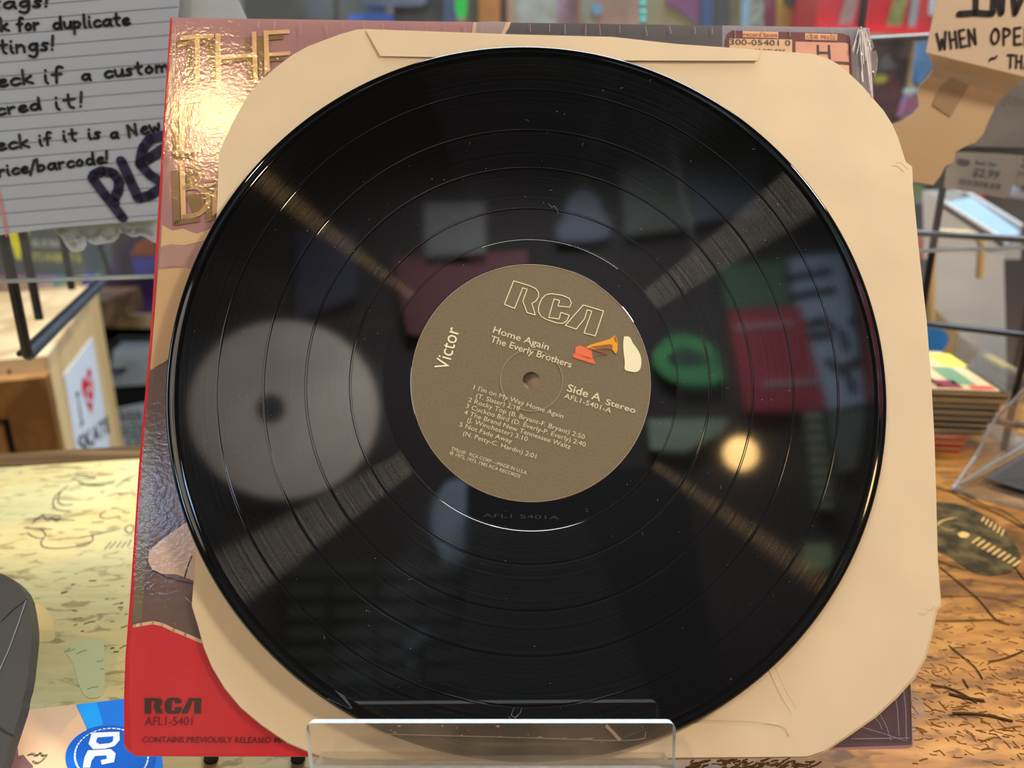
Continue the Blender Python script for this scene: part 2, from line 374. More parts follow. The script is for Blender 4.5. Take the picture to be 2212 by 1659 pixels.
# paint patches on the olive side
GP = [[(165, 1235), (200, 1230), (228, 1250), (228, 1320), (222, 1400), (222, 1480), (190, 1500), (170, 1460), (150, 1350), (140, 1260)],
      ]
def C6(p): return [(x/3.779, 1220+y/3.779) for x, y in p]
part('paint_patch', decal(CTR, smooth(C6([(560, 640), (700, 605), (820, 610), (858, 660), (855, 980), (840, 1080), (700, 1095), (640, 980), (600, 800), (520, 700), (560, 640)]), 2)[:-1], .0002), mat('faded_green_paint', (172, 172, 122), .5, .12, 30, col2=(190, 178, 124)), ctr, 'faded sage green painted patch')
part('paint_patch', decal(CTR, smooth(C6([(160, 320), (330, 310), (440, 430), (455, 560), (440, 625), (330, 635), (160, 650), (160, 320)]), 2)[:-1], .0002), mat('faded_ochre_paint', (212, 178, 106), .5, .12, 40, col2=(190, 168, 108)), ctr, 'faded ochre painted patch')
# right drawing: a round striped creature skull
def C8(p): return [(1780+x/2.597, 1020+y/2.597) for x, y in p]
sk = []
sk.append(decal(CTR, smooth(C8([(560, 170), (700, 165), (830, 200), (960, 270), (1060, 380), (1110, 470), (1095, 530), (1030, 570), (900, 585), (800, 545), (720, 480), (600, 430), (560, 170)]), 2)[:-1], .0003))
part('ink_drawing', join(sk), mat('smudged_grey_ink', (84, 70, 42), .85, .4, 90, col2=(48, 40, 26), contrast=2, spec=.1), ctr, 'smudged dark oval of the round striped sketch')
sk = []
for i in range(9):
    t = i/8; x = 850+t*230; y = 380+t*130
    sk.append(stroke(CTR, C8([(x-18, y+16), (x+22, y-14)]), 4.6, .0006))
for i in range(6): sk.append(stroke(CTR, C8([(900+i*22, 250+i*14), (885+i*22, 275+i*16)]), 3.5, .0006))
sk.append(decal(CTR, C8([(750, 345), (775, 332), (805, 338), (820, 352), (800, 368), (765, 366)]), .0006)); sk.append(stroke(CTR, smooth(C8([(630, 300), (660, 270), (740, 255)])), 5, .0006))
sk.append(stroke(CTR, smooth(C8([(640, 300), (700, 330), (740, 318)])), 3, .0006))
part('ink_drawing', join(sk), mat('bare_wood_gap', (190, 150, 82), .5, .1), ctr, 'pale teeth and eye marks inside the oval sketch')
sk = [stroke(CTR, smooth(C8(p), 2), wd*.62, .0007, cap=False) for p, wd in [([(560, 60), (700, 100), (850, 180), (1000, 240), (1200, 360)], 6), ([(620, 85), (800, 120), (900, 190), (1010, 215)], 5), ([(1000, 210), (1130, 300), (1230, 400)], 4),
 ([(640, 495), (760, 540), (880, 560)], 5), ([(650, 530), (760, 620), (880, 720), (960, 830), (1045, 855)], 5), ([(640, 700), (760, 690), (960, 700), (1122, 765)], 3), ([(620, 830), (700, 835), (900, 825), (1010, 830)], 4),
 ([(920, 1060), (1000, 1050), (1122, 1000)], 5), ([(700, 970), (760, 1020), (850, 1090), (890, 1160)], 5), ([(1070, 530), (1122, 600)], 5), ([(780, 1160), (810, 1210)], 6), ([(600, 1190), (720, 1210), (860, 1290)], 8), ([(720, 1350), (900, 1355), (1060, 1395)], 10), ([(700, 1240), (800, 1265), (900, 1280)], 12)]]
for q in sk: part('pen_line', q, mat('faded_brown_ink', (48, 34, 20), .9, .2, 80, spec=.05), ctr)

sf_ = []
for k in range(420):
    if k < 300: x, y = random.uniform(1960, 2212), random.triangular(1290, 1659, 1560)
    elif k < 330: x, y = random.uniform(130, 290), random.gauss(1330, 45)
    else: x, y = random.uniform(1480, 1760), random.uniform(1642, 1659)
    l = random.uniform(4, 26); a = random.gauss(.22, .35) if k < 300 else random.gauss(-.2, .2)
    sf_.append(stroke(CTR, [(x, y), (x+l*.5*math.cos(a), y+l*.5*math.sin(a)+random.uniform(-2, 2)), (x+l*math.cos(a), y+l*math.sin(a))], random.uniform(1, 3.4), .00012+k*4e-7, cap=False, th=.0001))
part('scuff_marks', join(sf_), mat('scuff_brown', (104, 66, 24), .9, .3, 60, col2=(70, 46, 20), spec=.05), ctr, 'scattered short brown scuffs in the varnish', kind='stuff')
# ------------------------------------------------------------------ album cover
cov = thing('album_cover', 'square album cover in torn shrink wrap, mauve above, red below, behind the black disc', 'album cover', M=COV.mat())
CQ = [(368, 38), (1878, 60), (1972, 1612), (1960, 1617), (1100, 1636), (300, 1634), (272, 1620), (268, 1608), (268, 1500), (271, 1417), (281, 1290), (289, 1174), (300, 1009), (312, 868), (325, 716), (338, 514), (352, 280)]
part('board', slab(COV, CQ, .0035), mat('mauve_board', (168, 122, 124), .6, .06, 60), cov)
def Cv(p, l=.00015): return decal(COV, p, l)
LE = [(368, 38), (352, 280), (338, 514), (325, 716), (312, 868), (300, 1009), (289, 1174), (281, 1290), (271, 1417), (268, 1500), (268, 1608)]
part('spine_band', Cv(LE+[(284, 1622), (278, 1500), (280, 1417), (288, 1290), (296, 1174), (306, 1009), (318, 868), (330, 716), (343, 514), (356, 280), (371, 40)], .00034), flat((196, 20, 34)), cov, 'red spine edge')
part('printed_band', Cv([(350, 486), (372, 498), (395, 494), (425, 505), (460, 492), (520, 500), (520, 540), (440, 520), (400, 530), (370, 528), (347, 534)], .0002), flat((214, 184, 140)), cov, 'cream torn paper edge')
part('printed_band', Cv([(347, 532), (372, 527), (400, 531), (440, 521), (520, 536), (520, 590), (440, 580), (400, 578), (342, 582)], .0002), flat((176, 140, 132)), cov, 'dusty rose torn band')
part('printed_band', Cv([(342, 580), (372, 572), (430, 584), (520, 580), (520, 800), (400, 770), (360, 785), (324, 800)], .0002), mat('cream_print', (204, 168, 122), .6, .05, 20), cov, 'cream torn band')
part('printed_band', Cv([(324, 798), (355, 782), (372, 768), (520, 790), (560, 1600), (440, 1388), (380, 1358), (345, 1345), (320, 1346), (282, 1350), (297, 1100), (312, 870)], .0002), mat('grey_mauve_print', (118, 92, 84), .6, .25, 14, col2=(86, 66, 62)), cov, 'dim brown mauve picture area')
part('printed_band', Cv([(322, 1190), (350, 1165), (400, 1130), (450, 1110), (450, 1252), (420, 1255), (380, 1240), (345, 1240), (330, 1232), (320, 1212)], .0003), mat('cream_shirt_print', (208, 180, 158), .6, .08, 30), cov, 'pale shoulder shape in the picture')
part('printed_band', join([stroke(COV, smooth([(415, 1200), (405, 1225), (398, 1250)]), 3, .0004, cap=False), stroke(COV, smooth([(330, 1232), (365, 1250), (420, 1262)]), 4, .0004, cap=False)]), flat((70, 52, 50)), cov, 'dark fold lines')
part('printed_band', Cv([(307, 1000), (312, 930), (335, 900), (342, 960), (326, 1100), (312, 1250), (306, 1340), (285, 1345), (296, 1174)], .00028), mat('olive_shadow_print', (112, 102, 70), .6, .2, 12), cov, 'olive shaded strip')
RB = [(279, 1356), (290, 1350), (305, 1350), (330, 1345), (350, 1348), (375, 1362), (400, 1372), (440, 1390), (480, 1420), (800, 1500), (800, 1634), (290, 1632), (275, 1619), (270, 1600), (271, 1500)]
part('printed_band', Cv(RB, .00032), mat('red_print', (214, 30, 42), .5, .05, 50, col2=(198, 26, 38), stretch=(1, .2, 1)), cov, 'solid red lower panel')
part('printed_band', join([stroke(COV, [(290, 1352), (305, 1349), (330, 1345), (350, 1349), (375, 1361), (400, 1371), (440, 1388), (470, 1402)], 7, .0004)]), flat((222, 190, 150)), cov, 'ragged cream tear line above the red')
part('printed_band', Cv([(1075, 46), (1100, 48), (1094, 70), (1086, 90), (1020, 90), (1022, 48)], .0002), flat((160, 140, 140)), cov, 'grey patch at the top')
part('printed_band', Cv([(1022, 48), (1030, 48), (1026, 80), (1018, 80)], .0003), flat((206, 174, 150)), cov, 'cream sliver at the top')
part('printed_band', Cv([(1094, 48), (1104, 48), (1098, 62), (1088, 76), (1082, 76)], .0003), flat((214, 184, 150)), cov, 'second cream sliver at the top')
part('printed_band', Cv([(1103, 49), (1560, 55), (1560, 140), (1080, 120), (1092, 70)], .0002), mat('charcoal_print', (72, 68, 72), .55, .1, 40), cov, 'charcoal picture area along the top')
part('printed_band', Cv([(1560, 55), (1874, 60), (1882, 240), (1560, 140)], .0002), mat('grey_lilac_print', (132, 124, 136), .6, .1, 30), cov, 'grey lilac corner')
part('printed_band', Cv([(1700, 1500), (1966, 1440), (1971, 1608), (1700, 1618)], .0002), mat('plum_print', (92, 72, 82), .5, .1, 30), cov, 'plum lower right corner')
part('printed_band', Cv([(1784, 1613), (1805, 1590), (1790, 1622), (1770, 1624)], .0003), flat((220, 205, 205)), cov, 'white chip at the bottom edge')
# big letters: shadow then face
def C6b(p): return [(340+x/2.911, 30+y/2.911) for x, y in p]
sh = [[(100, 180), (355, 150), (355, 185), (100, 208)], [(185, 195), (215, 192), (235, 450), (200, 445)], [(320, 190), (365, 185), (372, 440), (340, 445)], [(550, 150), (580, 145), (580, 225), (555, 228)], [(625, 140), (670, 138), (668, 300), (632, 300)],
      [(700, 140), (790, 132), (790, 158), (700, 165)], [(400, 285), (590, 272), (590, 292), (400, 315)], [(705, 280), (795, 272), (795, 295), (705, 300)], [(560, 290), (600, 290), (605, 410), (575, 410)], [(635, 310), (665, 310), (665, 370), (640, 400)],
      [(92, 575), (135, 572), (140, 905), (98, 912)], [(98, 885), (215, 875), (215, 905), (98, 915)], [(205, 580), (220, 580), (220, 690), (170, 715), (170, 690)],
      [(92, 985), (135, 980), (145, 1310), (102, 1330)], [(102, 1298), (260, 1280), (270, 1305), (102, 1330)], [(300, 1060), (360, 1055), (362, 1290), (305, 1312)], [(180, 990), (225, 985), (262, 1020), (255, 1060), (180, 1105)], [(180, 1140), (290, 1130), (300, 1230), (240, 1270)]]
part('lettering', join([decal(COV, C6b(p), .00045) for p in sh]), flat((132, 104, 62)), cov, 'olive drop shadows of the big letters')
fc = [[(145, 138), (355, 125), (355, 150), (145, 165)], [(235, 155), (265, 152), (268, 450), (240, 450)], [(365, 125), (397, 122), (400, 470), (368, 465)], [(398, 262), (600, 245), (600, 270), (398, 288)], [(594, 112), (622, 110), (632, 425), (605, 440)],
      [(668, 105), (697, 103), (708, 350), (674, 385)], [(697, 105), (832, 98), (832, 122), (697, 130)], [(697, 245), (835, 235), (835, 258), (697, 268)],
      [(135, 540), (168, 535), (175, 875), (142, 880)], [(165, 538), (265, 530), (265, 555), (165, 565)], [(170, 680), (255, 670), (255, 692), (170, 705)], [(170, 850), (272, 842), (272, 865), (170, 878)],
      [(137, 945), (172, 940), (180, 1285), (150, 1290)], [(345, 1140), (372, 1100), (376, 1250), (345, 1270)]]
bow = [stroke(COV, smooth(C6b([(165, 950), (230, 950), (270, 985), (265, 1040), (225, 1075), (175, 1090)]), 2), 9, .0006), stroke(COV, smooth(C6b([(175, 1095), (250, 1085), (310, 1120), (325, 1180), (290, 1240), (235, 1270), (165, 1275)]), 2), 9.5, .0006)]
part('lettering', join([decal(COV, C6b(p), .0006) for p in fc]+bow), flat((222, 186, 134)), cov, 'tall thin cream letters reading THE, E and B')
def C2b(p): return [(260+x/4.424, 1300+y/4.424) for x, y in p]
rca = [[(232, 920), (355, 920), (388, 930), (402, 955), (396, 985), (375, 1003), (410, 1068), (345, 1068), (315, 1000), (330, 960), (315, 945), (292, 945), (292, 1068), (232, 1068)],
       [(445, 930), (475, 917), (550, 917), (578, 935), (584, 968), (520, 968), (520, 944), (490, 944), (487, 1042), (520, 1042), (520, 1008), (584, 1004), (582, 1045), (560, 1069), (460, 1070), (430, 1050), (422, 1010), (425, 960)],
       [(655, 920), (770, 920), (768, 1068), (706, 1068), (708, 946), (688, 946), (668, 1000), (642, 1068), (580, 1068)]]
part('lettering', join([decal(COV, C2b(p), .0006) for p in rca]), flat((64, 42, 30)), cov, 'blocky dark RCA lettering on the red panel')
part('lettering', join([text('AFL1-5401', COV, (312, 1567), (415, 1567), 19, .0006), text('CONTAINS PREVIOUSLY RELEASED MATERIAL', COV, (307, 1603.5), (672, 1605), 12.5, .0006, bold=.012)]), flat((112, 14, 22)), cov, 'small dark red lettering')
# price sticker
stk = [(1568, 88), (1572, 72), (1582, 66), (1820, 72), (1834, 78), (1840, 92), (1845, 180), (1700, 170), (1568, 120)]
sp_ = part('price_sticker', Cv(stk, .0007), flat((108, 52, 56)), cov, 'maroon bordered price sticker')
def c5(p): return [(1100+x/2.765, y/2.765) for x, y in p]
part('sticker_field', join([Cv(c5(p), .0008) for p in [[(1393, 185), (1607, 190), (1607, 228), (1393, 222)], [(1768, 198), (1960, 204), (1958, 242), (1768, 236)], [(1315, 230), (1690, 236), (1690, 330), (1315, 320)], [(1960, 385), (2030, 390), (2034, 470), (1990, 440)]]]), flat((228, 190, 150)), sp_)
part('sticker_field', Cv(c5([(1710, 248), (2015, 256), (2026, 265), (2030, 370), (1900, 365), (1710, 330)]), .0008), mat('pink_sticker_field', (222, 160, 136), .6, .06, 200), sp_, 'salmon pink field')
part('sticker_lettering', join([text('record town', COV, c5([(1400, 215)])[0], c5([(1602, 220)])[0], 9, .001, bold=.02), text('OUR PRICE', COV, c5([(1775, 230)])[0], c5([(1952, 236)])[0], 9, .001, bold=.012)]), flat((206, 96, 62)), sp_)
part('sticker_lettering', join([text('300-05401 0', COV, c5([(1318, 266)])[0], c5([(1680, 272)])[0], 12, .001), text('EVERLY BROTHERS', COV, c5([(1330, 316)])[0], c5([(1650, 322)])[0], 10, .001)]+[decal(COV, c5(p), .001) for p in [[(1838, 268), (1850, 268), (1852, 345), (1840, 345)], [(1904, 268), (1916, 268), (1922, 356), (1908, 356)], [(1845, 308), (1912, 308), (1912, 320), (1845, 320)]]]), flat((70, 60, 58)), sp_)
# shrink wrap film over the cover, loose and torn at the right
fl = part('shrink_wrap', slab(COV.off(.0011), [(370, 40), (1876, 60), (1969, 1610), (290, 1630), (272, 1612), (272, 1500), (275, 1417), (292, 1174), (315, 868), (340, 514)], .00008), M_wrap, cov, 'glossy clear film over the print')
def film_strip():
    def C6(p): return (1640+p[0]/5.53, p[1]/5.53)
    out = []
    pts = [(1230, 310), (1330, 400), (1375, 560), (1340, 640), (1335, 800), (1355, 1000), (1360, 1200), (1400, 1400), (1060, 1400), (1110, 900), (1085, 440), (1060, 320)]
    out.append(slab(COV.off(.0016), [C6(p) for p in pts], .00008))
    return out
part('loose_wrap', join(film_strip()), M_wrapc, cov, 'crumpled clear film bunched past the upper right edge')
sp2 = []
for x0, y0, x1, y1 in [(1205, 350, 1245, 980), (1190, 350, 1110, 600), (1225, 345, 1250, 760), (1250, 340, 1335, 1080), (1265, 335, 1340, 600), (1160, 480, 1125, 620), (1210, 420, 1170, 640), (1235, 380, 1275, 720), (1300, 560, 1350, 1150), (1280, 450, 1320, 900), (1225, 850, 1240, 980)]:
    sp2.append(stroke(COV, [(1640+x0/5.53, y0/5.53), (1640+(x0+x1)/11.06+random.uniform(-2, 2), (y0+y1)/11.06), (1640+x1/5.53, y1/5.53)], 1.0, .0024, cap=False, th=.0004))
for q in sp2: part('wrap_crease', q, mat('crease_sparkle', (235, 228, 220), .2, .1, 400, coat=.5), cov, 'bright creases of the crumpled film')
sp3 = []
for i in range(30):
    x = 560+i*44+random.uniform(-16, 16)
    if x > 1870: break
    y0 = 41+(x-368)*.0135; sp3.append(stroke(COV, [(x, y0), (x+random.uniform(-2, 5), y0+random.uniform(15, 28))], 1.3, .0013, cap=False))
for (x0, y0, x1, y1) in [(385, 150, 395, 190), (378, 60, 374, 200), (372, 90, 366, 250), (388, 160, 400, 170), (1900, 1540, 1925, 1600), (1930, 1480, 1942, 1590), (1860, 1570, 1955, 1600), (1890, 1550, 1905, 1575), (1950, 1470, 1958, 1600), (1840, 1596, 1965, 1594), (400, 1290, 425, 1320)]:
    sp3.append(stroke(COV, [(x0, y0), ((x0+x1)/2+3, (y0+y1)/2), (x1, y1)], 1.0, .0013, cap=False))
for q in sp3: part('wrap_crease', q, mat('crease_faint', (160, 142, 144), .3, .1, 400, coat=.3), cov)
part('loose_wrap', join([slab(COV.off(.0012), [(1969, 1455), (1976, 1480), (1980, 1505), (1995, 1520), (1999, 1535), (2012, 1545), (1990, 1552), (1976, 1562), (1978, 1580), (1974, 1612), (1970, 1608)], .0001)]), M_wrapc, cov, 'torn film tuft at the lower right corner')
part('film_scrap', join([slab(COV.off(-.001), [(1883, 112), (1892, 108), (1897, 125), (1895, 150), (1890, 168), (1884, 150), (1880, 130)], .0001)]), M_wrapc, cov, 'small torn tongue of film')

# ------------------------------------------------------------------ paper inner sleeve
slv = thing('paper_sleeve', 'cream paper inner sleeve with round cut corners between the cover and the black disc', 'paper sleeve', M=COV.mat())
S_OUT = [(788, 64), (1100, 75), (1324, 80), (1462, 95), (1606, 105), (1700, 112), (1758, 117), (1785, 125), (1812, 140), (1837, 162), (1862, 186), (1884, 212), (1908, 240), (1926, 269), (1938, 297), (1955, 351), (1969, 362), (1970, 405), (1984, 554), (2000, 690), (2011, 827), (2018, 940), (2022, 1058), (2026, 1212), (2030, 1307), (2021, 1315), (2011, 1366), (1996, 1420), (1972, 1463), (1934, 1505), (1888, 1547), (1838, 1582), (1780, 1621), (1745, 1633),
 (1460, 1638), (1100, 1641), (740, 1639), (700, 1634), (662, 1620), (622, 1603), (565, 1564), (520, 1526), (486, 1485), (459, 1440), (441, 1397), (427, 1345), (415, 1307), (423, 1196), (440, 900), (456, 640), (470, 456), (474, 332), (488, 301), (512, 253), (539, 205), (563, 178), (598, 147), (632, 121), (666, 102), (697, 90), (734, 76), (772, 65)]
def sleeve_mesh(lift, warp, hole_c=None):
    """polygon filled with a grid of inner rings so it can bow gently"""
    P = [COV.off(lift).at(*p) for p in S_OUT]; c = sum(P, Vector())/len(P); n = len(P); vs, fs = [], []
    rings = 14
    for k in range(rings):
        t = 1-k/rings
        for i, p in enumerate(P):
            q = c+(p-c)*t; a = math.atan2((q-c).dot(COV.y), (q-c).dot(COV.x)); r = (q-c).length
            h = warp*((t**6)*(.5+.5*math.sin(3*a+.6)) + .25*math.sin(5*a+r*40)*t**3)
            vs.append(q+COV.n*h)
    vs.append(c)
    for k in range(rings-1):
        for i in range(n): fs.append((k*n+i, k*n+(i+1) % n, (k+1)*n+(i+1) % n, (k+1)*n+i))
    for i in range(n): fs.append(((rings-1)*n+i, (rings-1)*n+(i+1) % n, rings*n))
    m = len(vs); vs2 = [v-COV.n*.0002 for v in vs]; fs2 = [tuple(reversed([j+m for j in f])) for f in fs]
    rim = [(i, i+m, (i+1) % n+m, (i+1) % n) for i in range(n)]
    return vs+vs2, fs+fs2+rim
part('front_sheet', sleeve_mesh(.0017, .0007), M_paper, slv, smooth=False)
part('rear_sheet', slab(COV.off(.0014), [(x+(4 if x > 1106 else -1), y+3) if y > 1300 else (x, y) for x, y in S_OUT], .0002), mat('rear_sheet_paper', (200, 178, 140), .8, .05, 30), slv)
part('top_flap', slab(COV.off(.0026), [(790, 65), (1100, 76), (1324, 81), (1462, 96), (1606, 106), (1644, 110), (1636, 131), (1500, 131), (1250, 130), (822, 121)], .0003), M_paper, slv, 'folded glued flap along the top')
for p in [[(1960, 365), (1945, 350), (1935, 352)], [(1660, 1410), (1700, 1500), (1720, 1530)], [(2018, 1310), (2012, 1320), (2000, 1315)], [(1500, 1555), (1690, 1562), (1705, 1590)]]:
    part('fold_line', stroke(COV, smooth(p, 2), 1.4, .0034, cap=False), mat('paper_crease', (186, 164, 126), .8, .05), slv)
part('bottom_flap', slab(COV.off(.0031), [(1300, 1561), (1683, 1563), (1712, 1600), (1745, 1634), (1300, 1638)], .0002), M_paper, slv, 'glued flap at the lower right')

# ------------------------------------------------------------------ the record
rec = thing('vinyl_record', 'large glossy black vinyl disc with a black paper label toned grey brown by painted sheen, leaning in the clear easel', 'record', M=REC.mat())
R0 = .151; HB = -.0018
gaps = [.130, .111, .0936, .0753]
prof = [(.00365, 0), (.0505, 0), (.0506, -.0001), (.0612, -.0001), (.0614, -.00022), (.0618, -.00022), (.062, -.00005)]
for g in reversed(gaps): prof += [(g-.00055, -.00005), (g-.0005, -.00006), (g-.0002, -.000068), (g+.0002, -.000068), (g+.0005, -.00006), (g+.00055, -.00005)]
prof += [(.1455, -.00005), (.1456, -.00006), (.1461, -.00016), (.1472, -.00018), (.1480, -.00016), (.1486, -.00008), (.1493, -.00004), (.1500, -.0001), (.1506, -.0002), (.15095, -.0006), (.151, -.0009), (.15085, -.0011), (.1503, -.0013), (.1497, -.0014), (.00365, -.0014)]
M_gr = vinyl('grooved_vinyl', True); M_sm = vinyl('smooth_vinyl', False)
vf = lathe(prof, REC, 288)
def fm(i, p, m):
    c = p.center; r = math.hypot(c.x, c.y)
    if c.z < -.0004 or r < .0614 or r > .1456: return 0
    return 0 if any(abs(r-g) < .0005 for g in gaps) else 1
o = part('disc', vf, M_sm, rec, smooth=True, mats=[M_gr], fmat=fm)
for p in o.data.polygons:
    r = math.hypot(p.center.x, p.center.y)
    if .0505 < r < .1456 and not any(abs(r-g) < .0005 for g in gaps): p.use_smooth = False
    if p.center.z < -.00135: p.use_smooth = False
LBL = REC.off(.00012)
lab = part('label', lathe([(.00365, .00012), (.0498, .00012), (.05, 0), (.00365, 0)], REC, 160), mat('sheen_toned_label_paper', (112, 100, 76), .75, .07, 900, bump=.1, bscale=900), rec, 'round black paper label, its sheen painted grey brown')  # black label; its sheen is put into the grey brown base colour
part('pressed_ring', lathe([(.0127, .00025), (.0130, .0003), (.0133, .00025), (.0133, .0001), (.0127, .0001)], REC, 96), mat('label_ring', (132, 118, 94), .5, .05), lab, 'raised ring round the hole')
part('label_edge', lathe([(.0499, 0), (.0499, .0002), (.0502, .0002), (.0503, 0)], REC, 160), mat('label_rim', (150, 138, 120), .4, .1, 200), lab, 'light cut edge of the label')
def C1(x, y): return (870+x/2.9625, 550+y/2.9625)
def c1(p): return [C1(*q) for q in p]
Rr = [(650, 318), (710, 168), (815, 200), (852, 218), (870, 245), (868, 272), (852, 297), (826, 312), (848, 386), (795, 371), (768, 296), (796, 222), (768, 212), (716, 344)]
Cc = [(1068, 336), (1079, 308), (1066, 280), (1020, 260), (950, 250), (915, 257), (888, 285), (870, 330), (868, 365), (885, 395), (920, 415), (985, 437), (1022, 440), (1048, 426), (1066, 388), (1012, 370), (1000, 412), (934, 402), (968, 284), (1004, 294), (992, 330)]
Aa = [(1040, 453), (1155, 322), (1285, 361), (1232, 520), (1160, 501), (1210, 362), (1180, 354), (1165, 408), (1110, 477)]
part('logo_lettering', join([stroke(REC, c1(q), 1.9, .0003, closed=True, th=.0001) for q in (Rr, Cc, Aa)]), flat((238, 228, 190), .5), lab, 'cream outlined RCA lettering')
lt = [('Home Again', (575, 497), (930, 612), 14, .010), ('The Everly Brothers', (558, 556), (1075, 724), 14, .010),
      ('Side A', (1048, 872), (1262, 940), 16, .012), ('Stereo', (1296, 958), (1486, 1015), 12.5, .012), ('AFL1-5401-A', (1030, 916), (1330, 1015), 11, .004),
      ("1 I'm on My Way Home Again", (450, 860), (1024, 1048), 10, 0), ('(T. Slater) 2:18', (466, 915), (744, 1000), 10, 0), ('2 Rocky Top (B. Bryant-F. Bryant) 2:50', (417, 940), (1160, 1182), 10, 0),
      ('3 Cuckoo Bird (D. Everly-P. Everly) 2:40', (402, 980), (1166, 1230), 10, 0), ('4 The Brand New Tennessee Waltz', (390, 1020), (1070, 1245), 10, 0), ('(J. Winchester) 3:10', (410, 1068), (795, 1195), 10, 0),
      ('5 Not Fade Away', (360, 1098), (695, 1208), 10, 0), ('(N. Petty-C. Hardin) 2:01', (383, 1155), (850, 1305), 10, 0),
      ('TM(s)®   RCA CORP.—MADE IN U.S.A.', (308, 1250), (795, 1408), 7.5, 0), ('℗ 1972, 1973, 1985 RCA RECORDS', (298, 1278), (748, 1430), 7.5, 0)]
part('lettering', join([text(s, REC, C1(*a), C1(*b), cp, .0003, bold=bo) for s, a, b, cp, bo in lt]), flat((214, 204, 174), .5), lab, 'pale printed titles and track list')
part('lettering', text('Victor', REC, C1(288, 745), C1(365, 478), 31, .0003), flat((240, 232, 200), .5), lab, 'sideways word Victor')
def CD(p): return [(1220+x/9.215, 680+y/9.215) for x, y in p]
em = part('emblem', join([decal(REC, CD(p), .0003) for p in [[(215, 640), (300, 612), (545, 690), (550, 860), (520, 890), (205, 790)], [(160, 790), (205, 770), (560, 870), (600, 950), (600, 985), (165, 850)]]]), flat((224, 112, 74), .5), lab, 'orange box with a golden horn emblem')
part('emblem_horn', join([decal(REC, CD([(430, 640), (500, 600), (900, 480), (945, 450), (985, 405), (1030, 450), (1055, 560), (1050, 700), (1020, 780), (985, 740), (945, 690), (820, 680), (560, 680), (450, 660)]), .0004)]), flat((222, 158, 40), .5), em)
part('emblem_horn', join([decal(REC, CD([(520, 632), (900, 585), (950, 600), (945, 680), (600, 660)]), .0005), decal(REC, CD([(985, 420), (1025, 470), (1040, 560), (990, 500)]), .0005), stroke(REC, CD([(500, 670), (860, 775)]), 3, .0005), stroke(REC, smooth(CD([(570, 855), (680, 800), (800, 780), (850, 800)])), 1, .0005, cap=False)]), flat((146, 92, 66), .5), em, 'shaded underside of the horn')
part('emblem_shape', join([decal(REC, smooth(CD([(1180, 430), (1300, 430), (1350, 560), (1450, 680), (1530, 860), (1520, 1060), (1440, 1150), (1300, 1130), (1180, 1100), (1200, 950), (1170, 760), (1160, 560), (1180, 430)]), 2)[:-1], .0003)]), flat((232, 226, 190), .5), em, 'plain white rounded shape beside the horn')
part('etched_marks', join([text('AFL1 5401A', REC, (1043, 1117), (1208, 1122), 8, .00005), text('2', REC, (1264, 1106), (1272, 1106), 8, .00005)]), mat('etched_vinyl', (48, 50, 52), .4, .1), rec, 'faint hand scratched matrix characters')
# dust and lint
ds = []
for i in range(150):
    a = random.uniform(0, 2*PI); r = math.sqrt(random.uniform(.054**2, .146**2)); c = REC.o+(REC.x*math.cos(a)+REC.y*math.sin(a))*r+REC.n*.0001
    s = random.choice([.00008, .0001, .00014, .0002]); ds.append(prism([c+REC.x*s, c+REC.y*s, c-REC.x*s, c-REC.y*s], REC.n*.00005))
for i in range(16):
    a = random.uniform(0, 2*PI); r = math.sqrt(random.uniform(.06**2, .146**2)); c = REC.o+(REC.x*math.cos(a)+REC.y*math.sin(a))*r+REC.n*.00012
    P = [c]; t = random.uniform(0, 6)
    for k in range(4): t += random.uniform(-1, 1); P.append(P[-1]+(REC.x*math.cos(t)+REC.y*math.sin(t))*.0004)
    ds.append(ribbon(P, .00006, REC.n, .00003, cap=False))
for px in ([(1185, 440), (1192, 448), (1198, 445), (1205, 456), (1206, 462)], [(1110, 1530), (1104, 1545), (1112, 1550), (1124, 1540), (1127, 1530)], [(1120, 1545), (1108, 1556), (1098, 1548)]):
    ds.append(stroke(REC, px, .5, .00015, cap=False, th=.00003))
tag(part('dust', join(ds), mat('dust_grey', (150, 150, 145), .9, .1), rec, 'pale dust specks and lint'), None, None, kind='stuff')

# ------------------------------------------------------------------ acrylic easel
es = thing('display_easel', 'clear acrylic display easel with a low front lip holding the disc and album', 'display easel', (0, .24, 0))
LP = COV.off(.0225)
def rounded(x0, y0, x1, y1, r, n=5):
    out = []
    for cx, cy, a in ((x1-r, y0+r, -90), (x1-2, y1, 0), (x0+2+8, y1, 90), (x0+r, y0+r, 180)):
        if y1-cy < 1: out.append((cx, cy)); continue
        out += [(cx+r*math.cos(math.radians(a+90*k/n)), cy+r*math.sin(math.radians(a+90*k/n))) for k in range(n+1)]
    return out
lip = rounded(660, 1562, 1460, 1664, 14)
def edge_fm(axis):
    def f(i, p, m): return 0 if abs((m.to_3x3() @ p.normal).dot(axis)) > .9 else 1
    return f
part('front_lip', slab(LP, lip, .005), M_acr, es, mats=[M_acre], fmat=edge_fm(COV.n))
b0 = LP.at(670, 1664); b1 = LP.at(1458, 1664)
yb = -COV.n
sh_ = [b0, b1, b1+yb*.034, b0+yb*.034]
part('ledge', prism([p+COV.y*.0 for p in sh_], -COV.y*.004), M_acr, es, mats=[M_acre], fmat=edge_fm(COV.y))
bp0, bp1 = COV.off(-.0045).at(700, 1640), COV.off(-.0045).at(1440, 1640)
part('back_plate', prism([bp0-COV.y*.004, bp1-COV.y*.004, bp1+COV.y*.16-COV.x*.02, bp0+COV.y*.16+COV.x*.02], -COV.n*.003), M_acr, es)
for s in (.02, .115):
    q = bp0+COV.x*s+COV.y*.12-COV.n*.003
    part('prop', prism([q, q-COV.y*.11, Vector((q.x, q.y+.09, .001))], COV.x*.003), M_acr, es)
